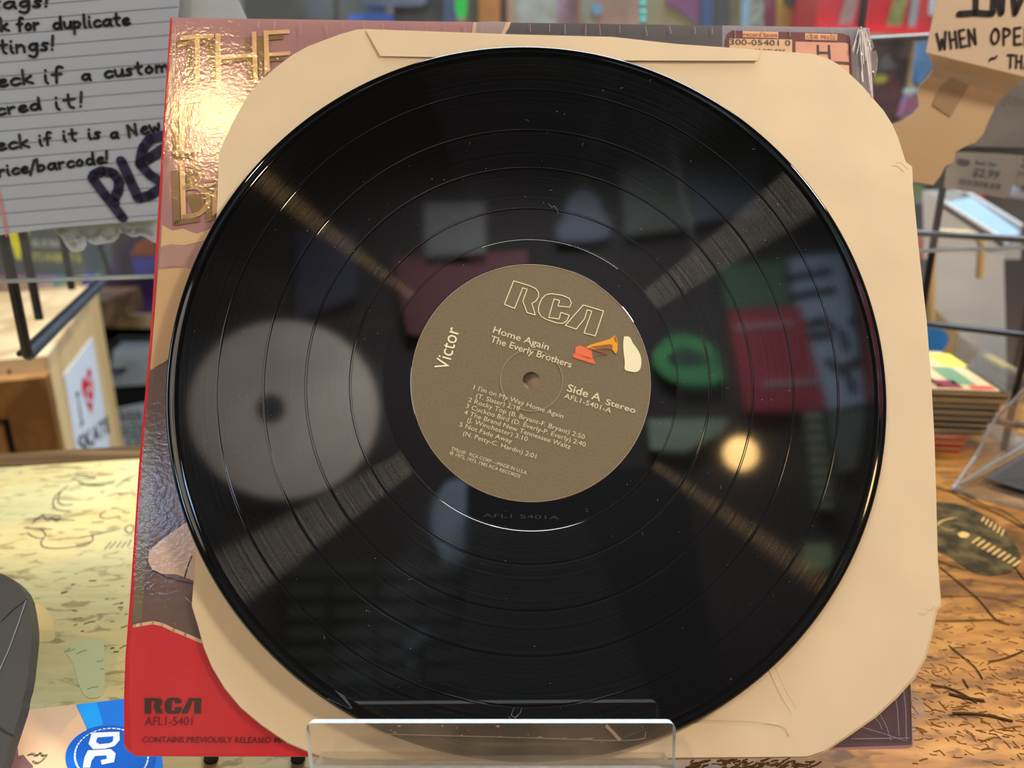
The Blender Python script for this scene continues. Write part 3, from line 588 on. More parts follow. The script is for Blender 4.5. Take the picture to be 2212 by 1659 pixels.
part('scratch', join([stroke(LP, [(1309, 1567), (1326, 1584), (1340, 1600)], 7, .0002, cap=False), stroke(LP, smooth([(830, 1586), (990, 1590), (1150, 1594), (1392, 1603), (1395, 1580)]), 1, .0002, cap=False)]+
     [decal(LP, [(x, y+1), (x+a*.4, y-b*.2), (x+a*.8, y), (x+a*.7, y+b*.5), (x+a*.3, y+b*.4)], .0002) for x, y, a, b in [(842, 1577, 5, 4), (858, 1568, 10, 5), (848, 1582, 12, 3), (952, 1568, 8, 4), (985, 1572, 4, 3), (1070, 1568, 12, 6), (1140, 1586, 3, 4), (995, 1588, 6, 3), (1078, 1590, 4, 3), (1118, 1592, 5, 2), (1160, 1592, 14, 3), (1192, 1595, 5, 3), (1215, 1594, 6, 3), (1252, 1595, 38, 3), (1186, 1582, 2, 2), (1386, 1570, 3, 3), (905, 1588, 3, 2), (1298, 1603, 3, 5)]]), mat('plastic_scuff', (140, 122, 98), .7, .1), es, 'pale scratches and glue specks on the lip')
for x in (458, 645):
    p = CTR.at(x, 1652); q = CTR.at(x+2, 1600)
    solo('black_rod_end', tube([p+Vector((0, 0, .003)), q+Vector((0, 0, .003))], .003, 10), M_black, 'small black rod end poking out under the %s of the red cover corner' % ('left' if x < 500 else 'right'), 'rod')  # ends of black wire rods lying flat on the counter

# ------------------------------------------------------------------ comic book and dark grey case, lower left
cb = thing('comic_book', 'glossy comic book with a blue corner and round emblem lying under the album', 'comic book', (-.17, .27, 0))
CT = horiz(.004)
part('cover_page', slab(CT, [(-120, 1560), (45, 1535), (265, 1510), (335, 1503), (348, 1640), (352, 1760), (-120, 1760)], .0038), mat('peach_page', (232, 186, 146), .35, .06, 12, coat=.4), cb)
part('printed_field', join([decal(CT, C6([(622, 1140), (1010, 1095), (1290, 1080), (1330, 1660), (1340, 1900), (700, 1900), (800, 1660), (720, 1400), (700, 1300)]), .0002)]), mat('blue_print', (12, 120, 222), .4, .08, 20), cb, 'bright blue printed corner')
part('printed_field', decal(CT, C6([(622, 1140), (790, 1120), (840, 1290), (830, 1310), (715, 1340)]), .0003), flat((30, 158, 240), .4), cb, 'lighter blue panel')
el = [(905+370*math.cos(t), 1570+260*math.sin(t)) for t in [2*PI*k/48 for k in range(48)]]
part('printed_emblem', decal(CT, C6(el), .0004), flat((10, 96, 196), .4), cb, 'round blue emblem with letters')
ring = [(910+300*math.cos(t), 1560+225*math.sin(t)) for t in [2*PI*k/48 for k in range(48)]]
part('printed_emblem', stroke(CT, C6(ring), 3.6, .0006, closed=True), flat((236, 240, 245), .4), cb, 'white ring')
D = join([decal(CT, C6(p), .0006) for p in [[(750, 1370), (975, 1363), (978, 1430), (935, 1480), (860, 1500), (760, 1505), (722, 1462)],
    [(718, 1514), (905, 1504), (945, 1540), (930, 1612), (830, 1632), (822, 1594), (872, 1584), (868, 1556), (775, 1562), (748, 1600), (735, 1655), (675, 1655), (690, 1570)]]])
part('printed_emblem', decal(CT, C6([(795, 1410), (925, 1400), (920, 1435), (895, 1450), (810, 1458), (785, 1440)]), .0009), flat((10, 96, 196), .4), cb, 'blue counter of the letter D')
part('printed_emblem', D, flat((238, 240, 245), .4), cb, 'white sideways DC letters')
part('printed_patch', join([decal(CT, C6([(-10, 1570), (30, 1490), (100, 1480), (145, 1500), (150, 1560), (190, 1550), (230, 1600), (270, 1640), (260, 1700), (-10, 1700)]), .0003)]), mat('plum_patch', (120, 80, 78), .5, .3, 120), cb, 'dull plum printed patch')
part('printed_patch', join([decal(CT, C6([(-10, 1620), (20, 1560), (75, 1560), (70, 1600), (20, 1660)]), .0004)]), flat((206, 104, 66)), cb, 'orange printed patch')
part('printed_patch', join([stroke(CT, smooth(C6([(230, 1550), (270, 1535), (300, 1560), (330, 1530), (350, 1560), (390, 1545), (340, 1600), (300, 1620), (270, 1600)]), 1), 4, .0004)]), flat((150, 142, 104)), cb, 'pale curly printed flourish')

cs = thing('grey_case', 'matte dark grey folded card case at the lower left corner', 'case', (-.2, .27, .0))
PC = Plane((-.19, .262, .03), (1, .05, 0), (0, .75, .66), (0, -.66, .75))
part('case_body', slab(PC, smooth([(-200, 1200), (-10, 1238), (8, 1240), (35, 1258), (57, 1284), (66, 1330), (70, 1370), (66, 1410), (58, 1480), (48, 1512), (47, 1530), (30, 1580), (10, 1640), (-10, 1720), (-200, 1720)], 1), .006), mat('dark_grey_card', (54, 54, 50), .55, .06, 60), cs)
part('stitch_line', join([stroke(PC, [(56, 1297), (38, 1350), (20, 1400), (-2, 1450)], 2, .0004, cap=False)]), flat((130, 134, 138)), cs, 'thin pale line on the grey case')
for p, wd in (([(58, 1294), (30, 1315), (2, 1342)], 1.6), ([(-4, 1570), (14, 1582), (30, 1590)], 2.5)):
    part('crease', stroke(PC, p, wd, .0003, cap=False), flat((30, 30, 28)), cs)

# ------------------------------------------------------------------ plastic shield and the notes taped on it
shd = thing('plastic_shield', 'clear plastic counter shield hanging behind the album with notes on it', 'shield', (0, .52, .168))
A = SH.at(-500, 621); B = SH.at(2650, 518)
TOPZ = Vector((0, 0, .62))
part('clear_panel', prism([A, B, B+TOPZ, A+TOPZ], -SH.n*.003), M_shield, shd)
part('bottom_edge', prism([A-Vector((0, 0, .0022)), B-Vector((0, 0, .0022)), B, A], -SH.n*.003), mat('shield_edge', (150, 162, 168), .2, .5, 14, coat=.6), shd, 'bright cut bottom edge')
for k, e in enumerate((A, B)):
    part('leg', prism([e+Vector((0, 0, .0)), e+SH.x*.02*(1 if k == 0 else -1), e+SH.x*.02*(1 if k == 0 else -1)+Vector((0, 0, -e.z)), e+Vector((0, 0, -e.z))], -SH.n*.003), M_shield, shd)

# single stroke handwriting
G = {'a': (1, [[(.85, .9), (.45, 1.0), (.1, .6), (.2, .1), (.55, .05), (.85, .5), (.9, .9)], [(.88, .95), (.85, .3), (1, 0)]]),
 'b': (.9, [[(.1, 1.9), (.1, 0)], [(.1, .6), (.5, 1), (.85, .6), (.6, .05), (.1, .1)]]), 'c': (.8, [[(.8, .8), (.5, 1), (.1, .6), (.2, .1), (.5, 0), (.85, .2)]]),
 'd': (1, [[(.85, .8), (.4, 1), (.1, .5), (.3, .05), (.7, .1), (.88, .6)], [(.9, 1.8), (.88, .6), (.95, 0)]]), 'e': (.8, [[(.15, .5), (.7, .6), (.75, .9), (.45, 1), (.1, .6), (.2, .1), (.5, 0), (.85, .2)]]),
 'f': (.75, [[(.8, 1.7), (.55, 1.9), (.35, 1.6), (.35, 0)], [(.05, .95), (.7, 1.0)]]), 'g': (.9, [[(.8, .9), (.4, 1), (.1, .6), (.3, .1), (.7, .3), (.8, .9)], [(.82, 1), (.8, -.4), (.5, -.8), (.1, -.5)]]),
 'h': (.85, [[(.1, 1.9), (.1, 0)], [(.1, .6), (.45, 1), (.7, .8), (.75, 0)]]), 'i': (.35, [[(.15, .95), (.15, .2), (.3, 0)], [(.17, 1.45), (.18, 1.5)]]), 'k': (.85, [[(.1, 1.9), (.1, 0)], [(.7, 1), (.12, .5), (.8, 0)]]),
 'l': (.35, [[(.15, 1.9), (.15, .2), (.3, 0)]]), 'm': (1.3, [[(.1, 1), (.1, 0)], [(.1, .6), (.4, 1), (.6, .7), (.6, 0)], [(.6, .6), (.9, 1), (1.1, .7), (1.15, 0)]]), 'n': (.85, [[(.1, 1), (.1, 0)], [(.1, .6), (.4, 1), (.7, .8), (.75, 0)]]),
 'o': (.85, [[(.5, 1), (.1, .6), (.25, .05), (.65, .1), (.8, .6), (.5, 1)]]), 'p': (.85, [[(.1, 1), (.1, -.8)], [(.1, .7), (.5, 1), (.8, .6), (.5, .05), (.1, .2)]]), 'r': (.7, [[(.1, 1), (.15, 0)], [(.15, .6), (.4, .95), (.65, .9)]]),
 's': (.7, [[(.65, .9), (.3, 1), (.15, .7), (.55, .4), (.5, .05), (.05, .1)]]), 't': (.7, [[(.35, 1.7), (.32, .2), (.6, 0)], [(.05, 1.05), (.7, 1.1)]]), 'u': (.85, [[(.1, 1), (.15, .2), (.45, 0), (.75, .4), (.78, 1)], [(.78, 1), (.82, 0)]]),
 'w': (1.1, [[(.05, 1), (.2, .1), (.35, 0), (.55, .8), (.75, 0), (.95, .3), (1.0, 1)]]), 'N': (1.1, [[(.1, 0), (.15, 1.6)], [(.15, 1.6), (.85, .1)], [(.85, .1), (.9, 1.6)]]), '/': (.6, [[(0, -.4), (.6, 1.8)]]), '!': (.4, [[(.25, 1.8), (.15, .55)], [(.1, .05), (.12, .08)]]),
 ' ': (.5, []), '~': (1, [[(.05, .4), (.3, .75), (.6, .45), (.9, .8)]]), 'W': (1.3, [[(.05, 1.6), (.25, 0)], [(.25, 0), (.6, 1)], [(.6, 1), (.8, 0)], [(.8, 0), (1.15, 1.7)]]), 'H': (1, [[(.1, 1.6), (.1, 0)], [(.8, 1.6), (.8, 0)], [(.1, .8), (.8, .85)]]),
 'E': (.9, [[(.1, 1.6), (.1, 0)], [(.1, 1.6), (.75, 1.65)], [(.1, .8), (.65, .85)], [(.1, 0), (.8, .05)]]), 'O': (1.1, [[(.6, 1.6), (.15, 1.1), (.1, .4), (.45, 0), (.85, .4), (.95, 1.2), (.6, 1.6), (.4, 1.5)]]), 'P': (.9, [[(.1, 1.6), (.1, 0)], [(.1, 1.6), (.7, 1.5), (.75, 1.0), (.1, .7)]]),
 'T': (1, [[(.05, 1.6), (.95, 1.6)], [(.5, 1.6), (.48, 0)]]), 'A': (1, [[(.05, 0), (.5, 1.6)], [(.5, 1.6), (.9, 0)], [(.2, .6), (.75, .6)]]), 'V': (1, [[(.05, 1.6), (.45, 0)], [(.45, 0), (.9, 1.6)]]), 'I': (.8, [[(.4, 1.6), (.4, 0)], [(0, 0), (.8, 0)], [(0, 1.6), (.8, 1.6)]]),
 'R': (.9, [[(.1, 1.6), (.1, 0)], [(.1, 1.6), (.7, 1.5), (.7, 1.0), (.1, .8)], [(.3, .8), (.8, 0)]]), 'S': (.9, [[(.8, 1.5), (.4, 1.65), (.1, 1.3), (.7, .7), (.7, .2), (.3, 0), (.05, .2)]]), 'z': (.8, [[(.1, .95), (.7, 1), (.1, .05), (.8, .05)]])}
def hand(pl, s, a, b, xh, wpx, lift, th=.00008):
    tw = sum(G[c][0]+.18 for c in s)-.18; x = 0; out = []
    dx, dy = b[0]-a[0], b[1]-a[1]; L = math.hypot(dx, dy); ux, uy = dx/L, dy/L; vx, vy = uy, -ux; k = L/tw
    for c in s:
        for pl_ in G[c][1]:
            q = pl_ if len(pl_) < 3 else smooth(pl_, 2)
            pts = [(a[0]+ux*(x+p[0])*k+vx*p[1]*xh, a[1]+uy*(x+p[0])*k+vy*p[1]*xh) for p in q]
            out.append(stroke(pl, pts, wpx, lift, th=th))
        x += G[c][0]+.18
    return join(out)
NT = SH.off(.003)
s = 2.9625
nt = thing('lined_note', 'white lined index sheet with black handwriting taped to the clear shield, upper left', 'note', tuple(NT.at(150, 480)))
part('sheet', slab(NT, [(-160, -90), (392, -90), (388, 0), (384, 40), (372, 300), (360, 472), (300, 478), (120, 492), (0, 508), (-160, 520)], .0003), mat('lined_note_paper', (158, 172, 194), .7, .03, 20), nt)  # cool light on the white paper is put into its bluish colour
rl = []
for k in range(-1, 17):
    y = (48+88*k)/s; x1 = 386-(max(0, y)*.05)
    rl.append(stroke(NT, [(-100, y+.082*100), (x1, y-.082*x1)], 1.5, .0002, cap=False))
part('ruled_line', join(rl), flat((118, 126, 150)), nt, 'faint blue grey ruled lines')
part('margin_line', join([stroke(NT, [(-8, 405), (14, 512)], 2, .0003, cap=False), stroke(NT, [(-2, 405), (20, 511)], 2, .0003, cap=False)]), flat((206, 132, 140)), nt, 'pink double margin line')
hw = [('tags!', (-60, 60), (318, 42), 44), ('ek', (-60, 208), (60, 195), 45), ('for', (108, 200), (250, 190), 46), ('duplicate', (335, 190), (828, 158), 44), ('tings!', (-5, 345), (355, 318), 50), ('eck', (-20, 560), (215, 532), 48), ('if', (278, 535), (400, 528), 56),
      ('a', (520, 515), (580, 512), 40), ('custom', (665, 500), (1085, 455), 44), ('cred', (-25, 740), (262, 700), 42), ('it!', (348, 705), (548, 680), 52), ('eck', (-25, 965), (190, 940), 45), ('if', (250, 935), (330, 925), 44), ('it', (400, 908), (492, 900), 44),
      ('is', (562, 892), (645, 885), 42), ('a', (705, 888), (758, 884), 40), ('New', (822, 880), (1030, 835), 48), ('rice/barcode!', (-10, 1130), (700, 1040), 42)]
part('handwriting', join([hand(NT, t, (a[0]/s, a[1]/s), (b[0]/s, b[1]/s), xh/s, 6, .0004) for t, a, b, xh in hw]), M_ink, nt, 'black felt pen handwriting')
nv = [[(590, 1140), (680, 1260), (785, 1395)], [(600, 1120), (650, 1095), (720, 1105), (762, 1160), (758, 1220), (725, 1280), (735, 1300)], [(775, 1030), (830, 1150), (885, 1270), (960, 1250), (1080, 1170)], [(1080, 860), (960, 890), (915, 950), (895, 1050), (960, 1010), (1080, 930)], [(895, 1050), (960, 1120), (1080, 1200)]]
part('marker_lettering', join([stroke(NT, [(x/s, y/s) for x, y in p], 22, .00055) for p in nv]), mat('navy_marker', (34, 34, 66), .4, .25, 200), nt, 'thick navy marker capitals PL')
# backing sheet with dripping edge
C5 = lambda p: [(x/6.506, 490+y/6.506) for x, y in p]
part_b = [(-120, -120), (505, -120), (515, 0), (533, 40), (560, 120), (560, 560)]+C5([(2300, 240), (2160, 220), (2050, 150), (1970, 120), (1920, 145), (1850, 145), (1740, 85), (1680, 100), (1665, 150), (1600, 215), (1480, 235), (1350, 255), (1260, 230), (1200, 160), (1215, 260), (1170, 330), (1080, 360), (1000, 345), (930, 270), (850, 130), (760, 50)])+[(-120, 470)]
NB = SH.off(-.0035)
bsh = solo('backing_sheet', slab(NB, part_b, .0004), mat('grey_backing_sheet', (196, 208, 222), .35, .06, 20, coat=.3), 'pale grey glossy sheet with a dripping lower edge behind the lined note', 'sheet')
part('drip_border', join([stroke(NB, smooth(C5([(800, 40), (960, 120), (990, 250), (1080, 270), (1090, 120), (1140, 80), (1230, 120), (1290, 180), (1350, 90), (1420, 60), (1500, 160), (1580, 170), (1620, 60), (1750, 40), (1880, 80), (2000, 30), (2150, 120)]), 2), 13, .0003)]), mat('drip_border', (222, 228, 232), .4, .05), bsh, 'lighter wavy dripping border')

# right note, kraft paper, tape
C = lambda p: [(1800+x/s, y/s) for x, y in p]
kp = SH.off(.0012)
solo('kraft_paper', slab(kp, C([(600, 300), (640, 440), (600, 500), (548, 552), (538, 600), (548, 680), (510, 728), (450, 770), (375, 795), (330, 900), (420, 1140), (500, 1160), (640, 1185), (690, 1120), (715, 1065), (770, 1040), (785, 970), (880, 920), (905, 918), (960, 858), (1000, 760), (1060, 640), (1150, 565), (1225, 490), (1225, 300)]), .0004), mat('tan_kraft_paper', (186, 162, 128), .7, .05, 20), 'torn tan kraft paper hanging below the invitation note', 'paper')
solo('sticky_tape', slab(SH.off(.0017), C([(690, 545), (760, 500), (865, 545), (835, 600), (750, 748), (635, 672)]), .0001), mat('yellowed_tape', (158, 136, 106), .3, .05, 100, coat=.4), 'small square of yellowed tape on the tan kraft paper', 'tape')
rn = thing('cream_note', 'cream note with bold black capitals reading WHEN OPEN, upper right', 'note', tuple(SH.off(.012).at(2100, 100)))
RN = SH.off(.012)
part('sheet', slab(RN, C([(675, -120), (660, 0), (593, 335), (1221, 490), (1700, 600), (1700, -120)]), .0004), mat('cream_note_paper', (202, 184, 160), .7, .04, 20), rn)
part('handwriting', join([hand(RN, 'WHEN', (2027, 108), (2113, 97), 22, 5, .0003), hand(RN, 'OPEN', (2139, 97), (2236, 96), 22, 5, .0003), hand(RN, '~', (2138, 136), (2158, 130), 12, 4.5, .0003), hand(RN, 'THA', (2175, 146), (2228, 148), 17, 4.5, .0003)]), M_ink, rn, 'black brush pen words')
part('bold_lettering', join([stroke(RN, C(p), 12, .0004) for p in [[(805, 90), (905, 82), (1000, 88)], [(915, -40), (912, 80)], [(1020, 88), (1030, -60)], [(1030, -40), (1075, 85)], [(1080, 80), (1090, -60)], [(1150, -60), (1165, 85)], [(1165, 85), (1230, -60)]]]), M_ink, rn, 'very thick black capitals cut by the frame')

# ------------------------------------------------------------------ grid wall panel, price tags, hook (right)
ga = horiz(.1).at(2000, 698); gb = horiz(.1).at(2212, 722); gd = (gb-ga).normalized(); gn = gd.cross(Vector((0, 0, 1)))
gw = thing('wire_grid', 'black wire grid panel standing on the counter behind the disc cases at right', 'grid panel', (ga.x+.1, ga.y, 0))
GP_ = Plane(ga, gd, (0, 0, 1), gn)
g0 = GP_.at(2004, 600); u0 = (g0-ga).dot(gd)
for i in range(-1, 4):
    p = ga+gd*(u0+i*.0762); part('upright_wire', tube([Vector((p.x, p.y, .002)), Vector((p.x, p.y, .50))], .0027, 10), M_black, gw)
for k in range(6):
    z = .1+.0735*(k-1); p0 = ga+gd*(u0-.0762); p1 = ga+gd*(u0+3*.0762)
    part('cross_wire', tube([Vector((p0.x, p0.y-.004, z)), Vector((p1.x, p1.y-.004, z))], .0027, 10), M_black, gw)
GF = GP_.off(.009)
def tagged(px, label, txt):
    t = thing('price_tag', label, 'price tag', tuple(GF.at(*px[0])), group=None)
    part('card', slab(GF, px, .0008), mat('grey_tag_card', (172, 164, 154), .6, .05, 40), t)
    part('lettering', join(txt), flat((92, 84, 84)), t)
C7 = lambda x, y: (2020+x/6.38, 180+y/6.38)
q = [C7(290, 945), C7(850, 965), C7(1130, 990), C7(1130, 1390), C7(1065, 1410), C7(1040, 1540), C7(970, 1585), C7(560, 1515), C7(120, 1435), C7(150, 1160), C7(250, 1100)]
bars = []
x = 335
while x < 880:
    wd = random.choice([8, 14, 22]); y0 = 1310+(x-335)*.14
    bars.append(decal(GF, [C7(x, y0), C7(x+wd, y0+2), C7(x+wd-12, y0+78), C7(x-12, y0+76)], .0003)); x += wd+random.choice([8, 12, 18])
tagged(q, 'grey price tag reading $2.99 with a barcode', [text('Basic Pen', GF, C7(545, 1115), C7(835, 1150), 8, .0003, bold=.03), text('$2.99', GF, C7(505, 1275), C7(870, 1320), 17, .0003, bold=.03), decal(GF, [C7(290, 1060), C7(330, 1030), C7(480, 1060), C7(470, 1130), C7(400, 1150), C7(300, 1120)], .0003)]+bars)
tagged([C7(1135, 990), C7(2000, 1060), C7(2000, 1500), C7(1135, 1400)], 'grey price tag cut by the right edge of the frame', [text('3.99', GF, C7(1170, 1150), C7(1600, 1190), 17, .0003, bold=.03)]+[decal(GF, [C7(1150+k*45, 1210), C7(1168+k*45, 1212), C7(1160+k*45, 1280), C7(1142+k*45, 1278)], .0003) for k in range(8)])
t = thing('leaflet', 'grey printed leaflet behind the tan kraft paper at right', 'leaflet', tuple(GF.at(2180, 300)))
part('sheet', slab(GF, [(2090, 165), (2500, 165), (2500, 325), (2080, 316)], .0006), mat('grey_leaflet', (140, 134, 128), .6, .05, 30), t)
part('lettering', join([text('All sales subject to change when the price tags', GF, C7(960, 210), C7(2300, 260), 4.5, .0003), text('are missing or moved from place to place', GF, C7(930, 255), C7(2300, 300), 4.5, .0003), text('at. Two for one deals ask the desk first', GF, C7(900, 305), C7(2300, 350), 4.5, .0003)]), flat((84, 66, 66)), t)

# stack of slim disc cases
st0 = CTR.at(2020, 975)
sd = (CTR.at(2080, 978)-CTR.at(1990, 968)).normalized(); sd = Vector((.985, -.12, 0)).normalized(); sn = Vector((-sd.y, sd.x, 0))
FRp = vert(.66)
base = CTR.at(2074, 978); up0 = .0055
cols = [(214, 52, 44), (196, 34, 40), (220, 84, 60), (120, 112, 102), (46, 42, 44), (58, 54, 52), (120, 112, 100), (50, 46, 44), (150, 136, 112), (60, 52, 40)]
M_case = clear('clear_case_plastic', veil=.12, rough=.08, gl=1.5)
nn_ = 10
names = ['bottom', 'second', 'third', 'fourth', 'fifth', 'sixth', 'seventh', 'eighth', 'ninth', 'topmost']
hues = ['orange red', 'bright red', 'pinkish red', 'grey', 'black', 'dark grey', 'greyish', 'near black', 'beige edged', 'picture covered']
FR0 = base; R3 = Matrix((sd, sn, Vector((0, 0, 1)))).transposed()
for i in range(nn_):
    sh2 = .0015*i if i < 3 else .008+.0022*i
    hgt = .0050; z = i*.0053
    c = FR0+sd*(sh2-.071)+sn*.0625+Vector((0, 0, z+hgt/2))
    t = thing('disc_case', '%s disc case counted upward in the stack at right, %s' % (names[i], hues[i]), 'disc case', tuple(c-Vector((0, 0, hgt/2))), group='slim disc cases stacked on the counter')
    part('case', box(c, (.142, .125, hgt), R3), mat('case_col_%d' % i, cols[i], .25, .1, 30, coat=.6), t)
    part('hinge_edge', box(c-sn*.0632+Vector((0, 0, .0008)), (.141, .0010, .0018), R3), mat('glossy_spine', (176, 160, 128), .12, .15, 40, metal=.6), t)
    if i == nn_-1:
        art = mat('case_art', (206, 176, 112), .3, .0, 90, col2=(96, 110, 74), coat=.8, contrast=1.6)
        part('printed_insert', box(c+Vector((0, 0, hgt/2+.0004)), (.132, .118, .0006), R3), mat('case_art_base', (208, 178, 130), .3, .05, 60, coat=.8), t, 'printed yellow and green picture')
        for (a, b, ww, hh, cc) in [(-.045, .0, .022, .09, (92, 116, 92)), (.005, -.03, .04, .02, (104, 118, 60)), (.045, -.02, .018, .05, (98, 128, 96)), (.06, .03, .02, .04, (222, 196, 70)), (.03, -.045, .02, .02, (120, 44, 60)), (-.01, .035, .04, .012, (120, 92, 60)), (-.005, -.05, .06, .006, (196, 150, 120)), (.055, -.052, .018, .008, (190, 50, 50))]:
            part('printed_patch', box(c+sd*a+sn*b+Vector((0, 0, hgt/2+.0009)), (ww, hh, .0004), R3), flat(cc, .3), t)
t = thing('clear_box', 'clear plastic sleeve box standing against the right side of the case stack', 'plastic box', tuple(FR0+sd*.03))
c = FR0+sd*.042+sn*.07+Vector((0, 0, .034)); part('side_panel', box(c, (.0016, .13, .066), R3), M_case, t); part('base_panel', box(c+sd*.01-Vector((0, 0, .032)), (.022, .13, .0016), R3), M_case, t); part('rear_panel', box(c+sd*.01+sn*.064, (.02, .0016, .066), R3), M_case, t)

# acrylic sign holder, right edge
M_holder = mat('holder_edge', (150, 154, 156), .25, .2, 60, coat=.4)
ah = thing('sign_holder', 'slanted clear acrylic sign holder at the right edge of the counter', 'sign holder', tuple(CTR.at(2150, 1080)))
c0 = CTR.at(2057, 1062); c1_ = CTR.at(2300, 1128); hd = (c1_-c0).normalized(); hn = Vector((-hd.y, hd.x, 0))
up_ = (Vector((0, 0, 1))*.87+hn*.5+hd*.0).normalized()
far_ = c0+(CTR.at(2245, 925)-c0)
part('base_plate', prism([c0, c1_, c1_+(far_-c0), far_], (0, 0, .003)), M_acr, ah, mats=[M_acre], fmat=edge_fm(Vector((0, 0, 1))))
# slanted face rising along the receding edge
fd = (far_-c0).normalized(); top = vert(c0.y+.06)
pA = c0+Vector((0, 0, .002)); pB = far_+Vector((0, 0, .002)); lean = Vector((.02, .03, .05))
def ptz(x, y, z): return horiz(z).at(x, y)
part('slanted_face', prism([pA, ptz(2230, 960, .02), ptz(2240, 800, .085), ptz(2150, 905, .05)], (.002, .002, 0)), M_acr, ah)
part('polished_edge', tube([pA, ptz(2108, 985, .022), ptz(2150, 905, .05), ptz(2215, 842, .075), ptz(2260, 780, .09)], .0011, 8), M_holder, ah)
part('polished_edge', tube([pA+Vector((0, 0, .001)), ptz(2240, 945, .02)], .0009, 8), M_holder, ah)
part('polished_edge', tube([pA+Vector((.004, 0, .0)), ptz(2250, 955, .018)], .0012, 8), mat('brown_edge', (120, 92, 56), .4, .1), ah)
part('insert_card', prism([ptz(2125, 1035, .006), ptz(2260, 950, .022), ptz(2330, 1030, .022), ptz(2330, 1095, .006)], (0, 0, .001)), mat('dark_insert', (52, 46, 44), .5, .2, 20), ah, 'dark card inside the holder')

# white bin, tan hook, pine board etc. behind the grid (right)
wb = thing('white_bin', 'open white plastic bin behind the wire grid at right', 'bin', (.62, .95, -.2))
WBm = mat('white_plastic', (206, 212, 216), .4, .04, 10)
Vb = vert(.90)
def slv2(px, Y, th=.01): return slab(vert(Y), px, th)
part('front_panel', slv2([(2014, 534), (2168, 543), (2175, 800), (2172, 880), (2090, 900), (2016, 900)], .90, .004), WBm, wb)
part('rim_panel', prism([Vb.at(1998, 412), Vb.at(2030, 432), Vb.at(2172, 520), Vb.at(2172, 545), Vb.at(2002, 540)], (0, .004, 0)), WBm, wb)
part('rim_edge', tube([Vb.at(2030, 432), Vb.at(2172, 521)], .0025, 8), mat('white_rim', (235, 240, 245), .3, .03), wb)
Vb2 = vert(1.0)
part('rear_panel', prism([Vb2.at(2075, 408), Vb2.at(2205, 487), Vb2.at(2205, 560), Vb2.at(2075, 560)], (0, .004, 0)), WBm, wb)
part('rim_edge', tube([Vb2.at(2078, 410), Vb2.at(2206, 488)], .003, 8), mat('white_rim', (235, 240, 245), .3, .03), wb)
part('liner', prism([Vb.at(2034, 440), Vb2.at(2100, 425), Vb2.at(2206, 500), Vb.at(2170, 530)], (0, 0, -.004)), mat('blue_liner', (150, 180, 206), .4, .08), wb, 'pale blue lining')
part('side_panel', prism([Vb.at(1998, 412), Vb2.at(2078, 409), Vb2.at(2078, 560), Vb.at(2002, 560)], (-.003, 0, 0)), WBm, wb)
Vh = vert(.78)
solo('tan_hook', tube([Vh.at(2009, 700), Vh.at(2012, 560), Vh.at(2018, 512), Vh.at(2030, 503), Vh.at(2090, 506), Vh.at(2114, 514), Vh.at(2121, 530), Vh.at(2116, 600)], .0042, 10), mat('tan_plastic', (196, 172, 130), .45, .06), 'tan square bent hook behind the wire grid', 'hook')
solo('pine_board', slv2([(2002, 640), (2020, 668), (2112, 762), (2090, 790), (2000, 740)], .86, .012), M_pine, 'light pine board leaning against the white bin', 'board')
solo('blue_bag', slv2(smooth([(2000, 700), (2040, 712), (2051, 730), (2046, 745), (2030, 765), (2018, 778), (1995, 775), (1990, 720)], 1), .80, .015), mat('bright_blue_plastic', (28, 128, 214), .35, .2, 30), 'bright blue plastic bag behind the disc case stack', 'bag')
solo('dark_cabinet', bbox(tuple(vert(1.1).at(2168, 880)), (1.4, 1.3, .16)), mat('grey_brown_cabinet', (84, 74, 70), .4, .3, 3, stretch=(20, 1, 1)), 'tall grey brown cabinet at the right edge', 'cabinet')
solo('pine_table', bbox((.35, 1.02, -.20), (1.35, 1.55, -.16)), M_pine, 'pine table behind the counter at right', 'table')

# ------------------------------------------------------------------ left: wire rack, pine cabinet, stickers, shelf goods
HZ = horiz(.11)
rk = thing('wire_rack', 'black wire rack hanging under the clear shield at left', 'rack', tuple(HZ.at(60, 770)))
r0 = HZ.at(62, 768); r1 = HZ.at(232, 600)
part('rail', tube([r0, r1], .0035, 8), mat('grey_steel', (84, 92, 102), .25, .15, 40, metal=.6), rk, 'grey steel rail running back')
part('rail', tube([r0+Vector((-.006, 0, .001)), r1+Vector((-.006, 0, .001))], .002, 8), M_black, rk)
for (x, y) in ((60, 770), (85, 690), (155, 625)):
    p = HZ.at(x, y); part('upright_wire', tube([p, p+Vector((0, 0, .4))], .0033, 10), M_black, rk)
p = HZ.at(240, 600); part('upright_wire', tube([p, p+Vector((-.03, 0, .16))], .0022, 10), M_black, rk)
pa = HZ.at(60, 770)+Vector((0, 0, .4)); pb = HZ.at(155, 625)+Vector((0, 0, .4)); part('rail', tube([pa, HZ.at(85, 690)+Vector((0, 0, .4)), pb], .0033, 10), M_black, rk)
